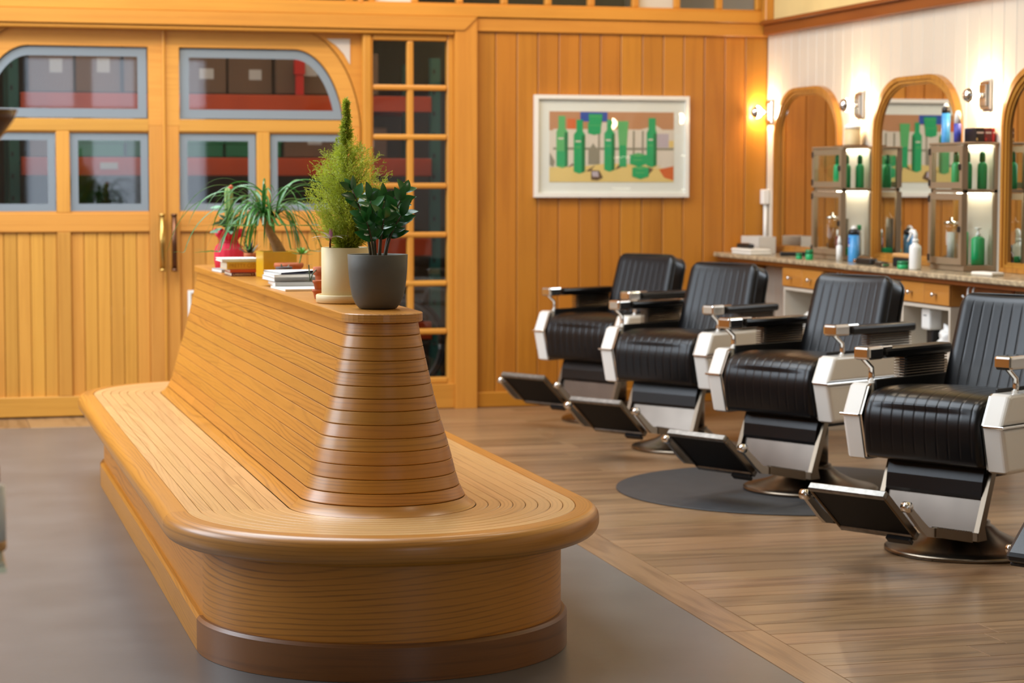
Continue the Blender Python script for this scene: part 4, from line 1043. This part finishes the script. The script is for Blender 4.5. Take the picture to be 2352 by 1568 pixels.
# ---------------------------------------------------------------- storage room seen through the glass
RY = 15.3
rk = thing('pallet_rack', 'orange and green steel pallet rack behind the glass doors', 'rack', (2.0, RY, 0))
for x in (-1.42, 1.53):
    u = MB().box(x, x+.07, 0, .07, 0, 2.36).build('upright', 'rack_green', rk)
    MB().box(x, x+.07, .93, 1.0, 0, 2.36).build('upright', 'rack_green', rk)
    h = MB()
    for i in range(14): h.box(x+.015, x+.03, -.002, -.0005, .3+i*.15, .33+i*.15)
    h.build('slot_row', 'black_plastic', u)
for z in (.35, .95, 1.52, 1.975):
    MB().box(-1.34, 1.53, -.02, .04, z, z+(.11 if z > 1.6 else .125), .004).build('beam', 'rack_orange', rk)
    MB().box(-1.34, 1.53, .96, 1.02, z, z+.11).build('beam', 'rack_orange', rk)
    MB().box(-1.34, 1.53, .04, .96, z+.08, z+.1).build('deck', 'dark_store', rk)
for x, z in ((-.75, 1.565), (.35, 1.565), (.9, 2.01)): MB().box(x-.06, x+.06, -.0225, -.0202, z, z+.045).build('beam_label', 'mag_grey', rk)
random.seed(21)
bi = 0
rowsB = [(2.09, 'top shelf'), (1.645, 'middle shelf'), (1.07, 'lower shelf'), (.46, 'bottom shelf')]
cols_lab = ['far left', 'second from left', 'third from left', 'fourth from left', 'fifth from left', 'sixth from left', 'seventh from left', 'eighth from left', 'ninth from left', 'tenth from left']
for ri, (z, rn) in enumerate(rowsB):
    x = .72; k = 0
    while x < 3.4 and k < 10:
        wd = random.uniform(.3, .42); ht = random.uniform(.28, .42) if ri == 0 else random.uniform(.2, .28)
        if x+wd > 3.5: break
        grn = (ri == 1 and k in (1, 2, 3, 4))
        if grn: ht = .12
        o = thing('tote' if grn else 'carton', f'{"green plastic tote" if grn else "brown cardboard carton"} on the {rn} of the pallet rack, {cols_lab[k]}', 'tote' if grn else 'carton', (x, RY+.05+random.uniform(0, .08), z+.005), 0, 'cartons and totes on the pallet rack')
        MB().box(0, wd-.015, 0, .4, 0, ht, .006).build('body', 'tote_green' if grn else ('pale_card' if random.random() < .2 else 'cardboard'), o)
        if not grn:
            MB().box(wd*.45, wd*.72, -.002, -.0003, ht*.35, ht*.6).build('label', 'mag_grey', o); MB().box(wd*.47-.02, wd*.47+.02, .0, .39, ht+.0002, ht+.001).build('tape', 'p_brown', o)
        else: MB().box(-.006, wd-.009, -.006, .406, ht-.03, ht, .004).build('rim', 'tote_green', o)
        x += wd; k += 1
o = thing('carton', 'small red block on the pallet rack standing in for an exit sign reflection', 'carton', (2.545, RY-.015, 2.09), 0); MB().box(0, .075, 0, .05, .14, .245, .003).build('body', 'red_plastic', o); MB().box(.01, .065, .005, .045, 0, .139).build('lower_body', 'red_plastic', o)  # red block added in place of a red sign's reflection in the glass
# bicycle standing behind the sidelight
bk_ = thing('bicycle', 'grey bicycle leaning inside the storage room behind the sidelight', 'bicycle', (3.16, 14.75, 0))
for cxw in (.0, -.98):
    R = .335
    wh = MB().tube([(cxw+R*math.cos(2*PI*i/40), 0, R+.02+R*math.sin(2*PI*i/40)) for i in range(41)], .018, 8).build('tyre', 'tyre', bk_)
    MB().tube([(cxw+(R-.028)*math.cos(2*PI*i/40), 0, R+.02+(R-.028)*math.sin(2*PI*i/40)) for i in range(41)], .011, 8).build('rim', 'bike_grey', wh)
    sp_ = MB()
    for i in range(16): a = 2*PI*i/16; sp_.tube([(cxw, 0, R+.02), (cxw+(R-.03)*math.cos(a), 0, R+.02+(R-.03)*math.sin(a))], .0018, 4)
    sp_.build('spokes', 'chrome', wh)
fm_ = MB(); hub = (-.98, 0, .355); bb = (-.5, 0, .3); hd = (-.13, 0, .72); st = (-.62, 0, .75)
for a, b in ((hub, bb), (hub, st), (bb, st), (bb, hd), (st, hd), (hd, (0, 0, .355))): fm_.tube([a, b], .016, 8)
fm_.build('frame', 'bike_grey', bk_)
MB().tube([(-.13, 0, .72), (-.12, 0, .95), (-.02, 0, .97)], .013, 8).build('stem', 'bike_grey', bk_); MB().tube([(-.04, -.22, .97), (-.04, .22, .97)], .012, 8).build('handlebar', 'tyre', bk_)
MB().sphere((-.64, 0, .86), .07, 14, 8, (1.6, .9, .5)).build('saddle', 'tyre', bk_); MB().tube([(-.62, 0, .75), (-.64, 0, .84)], .012, 8).build('seat_post', 'chrome', bk_)
MB().tube([(-.52, .05, .3), (-.42, .3, .004)], .008, 6).build('kickstand', 'tyre', bk_)
# white-framed board leaning by the right door
wb2 = thing('white_frame', 'narrow white-framed board leaning against the right door behind the bench', 'frame', (1.62, DY-.075, .003))
MB().box(0, .02, 0, .02, 0, .79, .003).build('frame_side', 'white_plastic', wb2); MB().box(.28, .3, 0, .02, 0, .79, .003).build('frame_side', 'white_plastic', wb2); MB().box(0.0205, .2795, 0, .02, .77, .79, .003).build('frame_top', 'white_plastic', wb2); MB().box(.0205, .2795, .006, .014, .01, .769).build('panel', 'fir_frame', wb2)
# ---------------------------------------------------------------- things on the bench shelf
T = 1.0735
random.seed(11)
def leaf_mesh(name, m, L, W, fold=.25, bend=.3, n=8, tip=.8, pointed=1.0):
    V = []; Fc = []
    for i in range(n+1):
        t = i/n; wd = W/2*(math.sin(PI*t**tip)**.8 if 0 < t < 1 else 0.02)
        x = L*t; z = -bend*L*t*t
        V += [(x, -wd, z+fold*wd), (x, 0, z), (x, wd, z+fold*wd)]
    for i in range(n):
        a = 3*i; Fc += [(a, a+3, a+4, a+1), (a+1, a+4, a+5, a+2)]
    return MB().add(V, Fc, smooth=True).mesh(name, m)
def orient(o, pos, direc, up=(0, 0, 1), roll=0, scale=1):
    d = Vector(direc).normalized(); u = Vector(up)
    if abs(d.dot(u)) > .97: u = Vector((0, 1, 0))
    y = u.cross(d).normalized(); z = d.cross(y)
    M = Matrix((d, y, z)).transposed().to_4x4()
    M = Matrix.Translation(pos) @ M @ Matrix.Rotation(roll, 4, 'X') @ Matrix.Scale(scale, 4)
    o.matrix_local = M; return o
def pot_lathe(prof, lip=.006, depth=.02):
    r, h = prof[-1]
    return prof+[(r-lip*.3, h+.001), (r-lip, h-.001), (r-lip-.001, h-depth), (1e-5, h-depth)]
# grey pot with zamioculcas
g = thing('potted_plant', 'dark glossy-leaved plant in a round grey pot at the near end of the shelf', 'potted plant', (1.447, 7.055, T))
MB().lathe(pot_lathe([(.05, 0), (.062, .002), (.074, .016), (.085, .042), (.0925, .08), (.097, .125), (.0995, .178)], .005, .014), seg=48).build('pot', 'pot_grey', g)
MB().lathe([(.09, .161), (.05, .166), (1e-5, .167)], seg=24).build('soil', 'soil', g)
lm = [leaf_mesh('leaf', 'leaf_zz', .064, .036, .2, .15), leaf_mesh('leaf', 'leaf_zz', .058, .032, .25, .3), leaf_mesh('leaf', 'leaf_zz', .07, .034, .15, .1)]
stems = [(-.02, .01, -.26, .03, .235), (-.012, -.02, -.12, -.2, .2), (-.006, .01, -.04, .2, .17), (.0, -.03, .05, -.3, .14), (.01, .02, .1, .15, .2), (.022, -.015, .22, -.15, .2), (.028, .02, .32, .1, .225), (.018, -.03, .3, -.3, .15), (-.018, -.03, -.26, -.35, .13)]
for sx, sy, lx, ly, ln in stems:
    d0 = Vector((lx*.55, ly*.55, 1)).normalized(); P = []
    for i in range(9):
        t = i/8; P.append(Vector((sx+lx*ln*(.25*t+.75*t*t), sy+ly*ln*(.25*t+.75*t*t), .16+ln*t*.98)))
    so = MB().tube(P, [.0062-.0042*i/8 for i in range(9)], 8).build('stem', 'stem_zz', g)
    for i in range(3, 9):
        if i < 4 and ln < .2: continue
        tdir = (P[min(i, 8)]-P[i-1]).normalized()
        side = tdir.cross(Vector((0, -1, .15))).normalized()
        for sgn in ((-1, 1) if i < 8 else (-1, 0, 1)):
            base_d = tdir*random.uniform(.55, .95)+side*sgn*random.uniform(.6, .95)+Vector((jit(.25), random.uniform(-.35, .25), jit(.15)))
            if sgn == 0: base_d = tdir+Vector((jit(.2), jit(.2), 0))
            o = link('leaf', random.choice(lm), so); orient(o, P[i], base_d, up=(jit(.5), -.8, .6), roll=jit(.5), scale=random.uniform(.72, 1.0)*(.8 if i < 4 else 1))
# cream cylinder pot on saucer with a feathery conifer
c = thing('potted_plant', 'feathery lime green conifer in a tall cream cylinder pot on a saucer', 'potted plant', (1.415, 7.425, T))
MB().lathe([(.1, 0), (.108, .003), (.108, .026), (.105, .029), (.101, .027), (.1, .012), (1e-5, .012)], seg=48).build('saucer', 'pot_cream', c)
MB().lathe([(.086, .0125), (.088, .015)]+pot_lathe([(.0885, .06), (.0885, .19)], .006, .012), seg=48).build('pot', 'pot_cream', c)
MB().lathe([(.08, .178), (1e-5, .181)], seg=24).build('soil', 'soil', c)
Hc = .50
MB().tube([(0, 0, .175), (.004, .003, .3), (-.002, 0, .45), (.004, 0, .58), (.012, 0, .655)], [.006, .0055, .004, .0025, .001], 8).build('trunk', 'twig', c)
def Rad(h):
    P = [(0, .035), (.08, .085), (.2, .125), (.35, .148), (.5, .14), (.62, .11), (.68, .075), (.75, .03), (.85, .015), (1, .004)]
    for (a, r1), (b, r2) in zip(P[:-1], P[1:]):
        if a <= h <= b: return r1+(r2-r1)*(h-a)/(b-a)
    return .01
fo = MB(); tw = MB(); FV = []; FF = []
def needle(p, d, L, wd, nrm):
    s_ = d.cross(nrm); s_ = (s_.normalized() if s_.length > 1e-4 else Vector((1, 0, 0)))*wd
    o_ = len(FV); FV.extend([tuple(p-s_*.6), tuple(p+s_*.6), tuple(p+d*L*.6+s_), tuple(p+d*L), tuple(p+d*L*.6-s_)]); FF.append((o_, o_+1, o_+2, o_+3, o_+4))
NB = 950
for i in range(NB):
    h = random.random()**.9
    if h > .7 and random.random() < .72: continue
    az = random.uniform(0, 2*PI)
    R0 = Rad(h)*random.uniform(.55, 1.08)*(1.12 if math.cos(az) > .2 and .45 < h < .66 else 1)
    z1 = .19+h*Hc; z0 = max(.18, z1-R0*random.uniform(.75, 1.15))
    out = Vector((math.cos(az), math.sin(az), 0)); P = []
    for k in range(7):
        t = k/6; P.append(out*(R0*t**.85)+Vector((jit(.003), jit(.003), z0+(z1-z0)*t**1.1+(.012*math.sin(t*3+i) if t > .6 else 0))))
    if i % 4 == 0: tw.tube(P[:5], [.0014, .0012, .001, .0008, .0005], 4)
    for k in range(1, 7):
        ax = (P[k]-P[k-1]).normalized()
        for q in range(3):
            p0 = P[k-1].lerp(P[k], q/3)
            sd = ax.cross(Vector((jit(1), jit(1), jit(1)))).normalized()
            tl = random.uniform(.012, .03)*(1.2-k*.08)*(.5 if h > .74 else 1); dd = (ax*.8+sd*.75).normalized()
            for j in range(4):
                pp_ = p0+dd*(tl*j/4)
                nd = (dd+Vector((jit(.6), jit(.6), jit(.6)))).normalized(); needle(pp_, nd, random.uniform(.006, .011), .001, Vector((jit(1), jit(1), jit(1))))
fo.add(FV, FF); tag(fo.build('foliage', 'cypress_leaf', c), kind='stuff'); tw.build('branches', 'twig', c)
# pink and white sprout in the same pot
MB().tube([(-.066, -.045, .175), (-.068, -.048, .205), (-.066, -.05, .228)], [.004, .0035, .003], 8).build('sprout_stem', 'bronze', c)
lw = leaf_mesh('sprout_leaf', 'leaf_white', .062, .017, .25, .45); lp = leaf_mesh('sprout_leaf', 'leaf_pink', .045, .011, .25, -.1)
for d in ((-.9, -.1, .45), (-.6, -.5, .8), (.7, -.4, .5), (-.6, .3, .2), (.4, -.7, .4)): orient(link('sprout_leaf', lw, c), (-.067, -.05, .222), d)
for d in ((-.15, -.4, 1), (.15, -.3, 1)): orient(link('sprout_leaf', lp, c), (-.066, -.05, .215), d)
# terracotta pots behind the cream pot
def terracotta(loc, r, h, label, plants=None, m='terracotta', name='flower_pot'):
    o = thing(name, label, 'pot', loc)
    MB().lathe(pot_lathe([(r*.62, 0), (r*.66, .002), (r*.86, h*.72), (r*.88, h*.73), (r, h*.74), (r*1.02, h)], r*.12, h*.12), seg=28).build('pot', m, o)
    MB().lathe([(r*.85, h*.87), (1e-5, h*.88)], seg=16).build('soil', 'soil', o); return o
tp = terracotta((1.405, 7.8, T), .042, .108, 'terracotta pot half hidden behind the cream pot, a small succulent trailing from it')
P = catmull([(-.035, -.02, .1), (-.05, -.03, .085), (-.06, -.035, .06), (-.062, -.03, .09), (-.064, -.03, .118)], 6); st_ = MB().tube(P, .0022, 6).build('succulent_stem', 'leaf_sedum', tp)
ls = leaf_mesh('succulent_leaf', 'leaf_sedum', .017, .006, .2, .1, 4)
for i in range(8, len(P), 2):
    for s_ in (-1, 1): orient(link('succulent_leaf', ls, st_), P[i], (s_, jit(.3), jit(.2)))
for k in range(2):
    o = terracotta((1.362, 7.69, T+.0+k*.0325), .023-.002*k, .032, ['tiny terracotta pot at the bottom of a stack beside the magazines', 'tiny terracotta pot on top of the small stack beside the magazines'][k])
# magazines
def flat_book(name, label, cat, c_, sx, sy, h, m, rz, group=None, pages='pages', spine='y', text_=None):
    o = thing(name, label, cat, c_, rz, group)
    t = min(.0018, h*.18)
    MB().box(-sx/2, sx/2, -sy/2, sy/2, 0, t, .0004).build('back_cover', m, o)
    MB().box(-sx/2, sx/2, -sy/2, sy/2, h-t, h, .0004).build('front_cover', m, o)
    MB().box(-sx/2+.002, sx/2-.002, -sy/2+(.0018 if spine == 'y' else .002), sy/2-.002, t, h-t).build('page_block', pages, o)
    if spine == 'y': sp_ = MB().box(-sx/2, sx/2, -sy/2, -sy/2+.0016, 0.0003, h-.0003, .0003).build('spine', m, o)
    else: sp_ = MB().box(-sx/2, -sx/2+.0016, -sy/2, sy/2, 0.0003, h-.0003, .0003).build('spine', m, o)
    return o
z = T
mags = [(.21, .28, .008, 'paper', .05, 1.425, 8.36, 'white glossy magazine lying flat at the bottom front of the magazine stack'),
        (.2, .26, .016, 'mag_grey', -.04, 1.425, 8.54, 'thick grey magazine low in the stack on the bench shelf'),
        (.205, .27, .017, 'mag_grey', .03, 1.42, 8.58, 'grey magazine in the middle of the stack on the bench shelf'),
        (.205, .28, .012, 'paper', .0, 1.42, 8.56, 'white-covered magazine second from the top of the stack'),
        (.2, .27, .006, 'book_navy', .1, 1.43, 8.56, 'navy magazine with a curling cover on top of the stack')]
for sx, sy, h, m, rz, x, y, lb in mags:
    flat_book('magazine', lb, 'magazine', (x, y, z+.0003), sx, sy, h, m, rz, 'stack of magazines on the bench shelf', pages='paper'); z += h+.0006
V = []
for i in range(9):
    t = i/8; V += [(-.1, -.13+.27*t, .0066+.0*t), (.1, -.13+.27*t, .0066+.012*(1-t)**3)]
o = bpy.data.objects['magazine.004'] if 'magazine.004' in bpy.data.objects else None
if o: MB().add(V, [(2*i, 2*i+1, 2*i+3, 2*i+2) for i in range(8)]).build('curled_cover', 'paper', o)
# books
z = T
bs = [(.105, .24, .0145, 'book_maroon', 0, 1.357, 9.66, 'maroon paperback at the bottom of the book stack', 'LABAROWN T', 'pages'),
      (.125, .22, .0135, 'book_orange', -.03, 1.365, 9.66, 'orange paperback second from the bottom of the book stack', None, 'pages'),
      (.145, .2, .032, 'book_yellow', .02, 1.357, 9.66, 'thick yellow hardback with CITY on its spine', 'PRETTY CITY', 'gold_print'),
      (.17, .22, .013, 'paper', .0, 1.352, 9.68, 'white magazine on top of the book stack', None, 'pages')]
for sx, sy, h, m, rz, x, y, lb, tx, tm in bs:
    o = flat_book('book', lb, 'book', (x, y, z+.0003), sx, sy, h, m, rz, 'book stack on the bench shelf'); z += h+.0006
    if tx: text('title', tx, h*.75, tm, o, (.0, -sy/2-.0004, h*.5), (R90, 0, 0), .0003, sx*.86)
flat_book('magazine', 'grey magazine lying flat at the left edge of the shelf by the books', 'magazine', (1.35, 10.02, T+.0003), .1, .2, .014, 'book_grey', .1, None, 'paper')
# yellow square pot with ponytail palm
yp = thing('potted_plant', 'ponytail palm with arching strap leaves in a yellow square pot', 'potted plant', (1.487, 9.44, T), .06)
W_ = .0745; Hh = .112
sq = [(-W_, -W_), (W_, -W_), (W_, W_), (-W_, W_), (-W_, -W_)]
for a in ((-W_, W_, -W_, -W_+.008, 0, Hh), (-W_, W_, W_-.008, W_, 0, Hh), (-W_, -W_+.008, -W_+.0082, W_-.0082, 0, Hh), (W_-.008, W_, -W_+.0082, W_-.0082, 0, Hh), (-W_+.0082, W_-.0082, -W_+.0082, W_-.0082, 0, .008)): MB().box(*a, .0015).build('pot_wall', 'pot_yellow', yp)
MB().box(-W_+.0085, W_-.0085, -W_+.0085, W_-.0085, .0085, Hh-.012).build('soil', 'soil', yp)
TP = catmull([(.02, 0, Hh-.02), (.0, 0, Hh+.03), (-.028, 0, Hh+.08), (-.046, 0, Hh+.125), (-.058, .0, Hh+.15)], 4)
MB().tube(TP, [.03-.013*min(1, i/8) for i in range(len(TP))], 14).build('trunk', 'bark', yp)
MB().tube([(-.045, 0, Hh+.115), (-.02, .01, Hh+.135), (-.005, .015, Hh+.15)], [.012, .011, .01], 10).build('trunk', 'bark', yp)
def strap(p0, az, el, L, wd, curl, twist):
    P = [Vector(p0)]; d = Vector((math.cos(az)*math.cos(el), math.sin(az)*math.cos(el), math.sin(el))); n = 18
    for i in range(n):
        d = (d+Vector((jit(.03), jit(.03), -curl*(.75+.5*i/n)))).normalized(); q = P[-1]+d*(L/n)
        lim = .115 if q.y > -.1 else .23
        if q.z < lim: q.z = lim+jit(.004); d.z = 0
        P.append(q)
    V = []; side = Vector((-math.sin(az), math.cos(az), 0))
    for i, p in enumerate(P):
        t = i/n; ww = wd*(1-t**2.2)*(.7+.6*t if t < .5 else 1.0)
        dn = (P[min(i+1, n)]-P[max(0, i-1)]).normalized(); s_ = (Matrix.Rotation(twist*t, 3, dn) @ side).normalized()
        nn = dn.cross(s_); V += [tuple(p-s_*ww), tuple(p+nn*(-.25*ww)), tuple(p+s_*ww)]
    Fc = []
    for i in range(n): a = 3*i; Fc += [(a, a+3, a+4, a+1), (a+1, a+4, a+5, a+2)]
    return MB().add(V, Fc, smooth=True)
random.seed(5)
for cpos, cnt, k in (((-.057, 0, Hh+.152), 66, 1.0), ((-.003, .016, Hh+.155), 40, .9)):
    for i in range(cnt):
        az = random.uniform(0, 2*PI); el = random.uniform(.25, 1.4); L = random.uniform(.26, .5)*k
        p = (cpos[0]+.008*math.cos(az), cpos[1]+.008*math.sin(az), cpos[2]+jit(.012))
        strap(p, az, el, L, random.uniform(.0042, .0075), random.uniform(.16, .27), jit(1.2)).build('leaf', 'leaf_palm', yp)
for az, el, L in ((2.95, .9, .62), (3.3, .7, .6), (2.7, 1.1, .55), (-.05, 1.0, .56), (.25, .9, .52), (-.3, 1.15, .5), (3.6, .6, .5)):
    strap((-.057, 0, Hh+.155), az, el, L, .0045, .19, jit(1)).build('leaf', 'leaf_palm', yp)
# dark aloe in a thin terracotta pot behind
al = terracotta((1.432, 9.86, T), .027, .09, 'thin terracotta pot with a dark spiky aloe behind the yellow pot')
la = leaf_mesh('aloe_leaf', 'leaf_aloe', .085, .014, .35, -.12, 6, .4)
for i in range(20):
    a = i*2.4; e = .25+1.1*i/20; orient(link('aloe_leaf', la, al), (0, 0, .083), (math.cos(a)*math.cos(e), math.sin(a)*math.cos(e), math.sin(e)), scale=random.uniform(.8, 1.05))
# terracotta bowl with rosette
tb_ = thing('flower_bowl', 'wide terracotta bowl with a pale green rosette succulent beside the yellow pot', 'pot', (1.497, 9.17, T))
MB().lathe(pot_lathe([(.04, 0), (.044, .003), (.054, .048), (.06, .052), (.063, .062), (.061, .07)], .008, .01), seg=36).build('bowl', 'terracotta', tb_); MB().lathe([(.052, .061), (1e-5, .063)], seg=16).build('soil', 'soil', tb_)
MB().tube([(.045, .01, .06), (.05, .01, .08), (.056, .008, .105)], .003, 6).build('rosette_stem', 'leaf_succ', tb_)
lsu = leaf_mesh('rosette_leaf', 'leaf_succ', .052, .016, .3, -.15, 6, .6)
for i in range(22):
    a = i*2.4; e = -.1+1.3*(i/22); orient(link('rosette_leaf', lsu, tb_), (.056, .008, .106), (math.cos(a)*math.cos(e), math.sin(a)*math.cos(e), math.sin(e)), scale=1.05-.4*i/22)
dp = terracotta((1.452, 9.02, T), .0345, .06, 'small dark grey pot with two stubby leaves in front of the terracotta bowl', m='pot_dark')
lst = leaf_mesh('stubby_leaf', 'leaf_sedum', .022, .009, .4, -.1, 5)
for d in ((-.5, 0, 1), (.5, .1, .8), (-.2, .3, 1)): orient(link('stubby_leaf', lst, dp), (-.008 if d[0] < 0 else .014, 0, .053), d)
# red cloth-wrapped pot
rb = thing('potted_plant', 'red cloth-wrapped pot with a column cactus and grey-green leaves on the bench shelf', 'potted plant', (1.405, 10.36, T))
pf = [(.056, 0), (.064, .004), (.069, .04), (.069, .085), (.06, .108), (.043, .124), (.04, .132), (.05, .148), (.064, .165), (.067, .18), (.06, .178), (.045, .15), (1e-5, .135)]
b = MB().lathe(pf, seg=64); V = []
for (x, y, z_) in b.v:
    a = math.atan2(y, x); k = 1+(.03+.1*max(0, min(1, (z_-.09)/.07)))*(.4*math.sin(9*a)+.6*math.sin(15*a+1)+.3*math.sin(19*a+2))*.6
    V.append((x*k, y*k, z_+(.012*math.sin(5*a) if z_ > .15 else 0)))
b.v = V; b.build('cloth_wrap', 'red_cloth', rb)
MB().lathe([(.0445, .124), (.046, .128), (.0445, .133)], seg=32).build('tie', 'red_cloth', rb)
ct = MB().lathe([(.017, .13), (.019, .2), (.018, .3), (.0185, .36), (.014, .385), (1e-5, .392)], seg=40); V = []
for (x, y, z_) in ct.v: a = math.atan2(y, x); k = 1+.16*math.cos(5*a); V.append((x*k, y*k, z_))
ct.v = V; cc = ct.build('cactus_column', 'cactus', rb)
MB().sphere((.008, -.004, .384), .014, 12, 8).build('cactus_tip', 'cactus_red', cc)
for i in range(5): MB().sphere((.017*math.cos(i*1.7-1.5), .017*math.sin(i*1.7-1.5), .2+.035*i), .006, 8, 6, (.6, .6, 1.2)).build('cactus_bud', 'cactus_red', cc)
lg = leaf_mesh('leaf', 'leaf_grey', .075, .034, .15, .3)
for i in range(34):
    a = random.uniform(0, 2*PI); e = random.uniform(-.1, .9); zz_ = random.uniform(.16, .29)
    orient(link('leaf', lg, rb), (.025*math.cos(a), .025*math.sin(a), zz_), (math.cos(a)*math.cos(e), math.sin(a)*math.cos(e), math.sin(e)), roll=jit(.6), scale=random.uniform(.6, 1.05))

# ---------------------------------------------------------------- out-of-focus display stand at the left edge, near the camera
ds = thing('display_stand', 'blurred glass display stand cut off by the left edge', 'display stand', (-.25, 4.0, 0))
for x in (-.3, .2):
    for y in (-.2, .2): MB().box(x-.012, x+.012, y-.012, y+.012, .002, 1.545, .003).build('post', 'brass', ds)
for z_ in (.83, 1.535): MB().box(-.33, .378 if z_ < 1 else .33, -.23, .23, z_, z_+.01, .001).build('glass_shelf', 'green_glass', ds)
bo_ = thing('toiletry_bottle', 'blurred white bottle with a brown cap at the left edge', 'bottle', (.101, 3.95, .8405))
MB().lathe([(.032, 0), (.034, .004), (.034, .018)], seg=24).build('foot', 'tan_wood', bo_); MB().lathe([(.0335, .018), (.0335, .115), (.02, .122)], seg=24).build('body', 'white_plastic', bo_); MB().lathe([(.024, .122), (.024, .15), (1e-5, .152)], seg=20).build('cap', 'amber', bo_)
wbw = thing('wooden_bowl', 'blurred brown wooden bowl at the left edge', 'bowl', (.078, 3.95, 1.5455))
MB().lathe([(.03, 0), (.034, .002), (.055, .02), (.08, .055), (.088, .075), (.084, .075), (.05, .02), (1e-5, .012)], seg=32).build('bowl', 'amber', wbw)
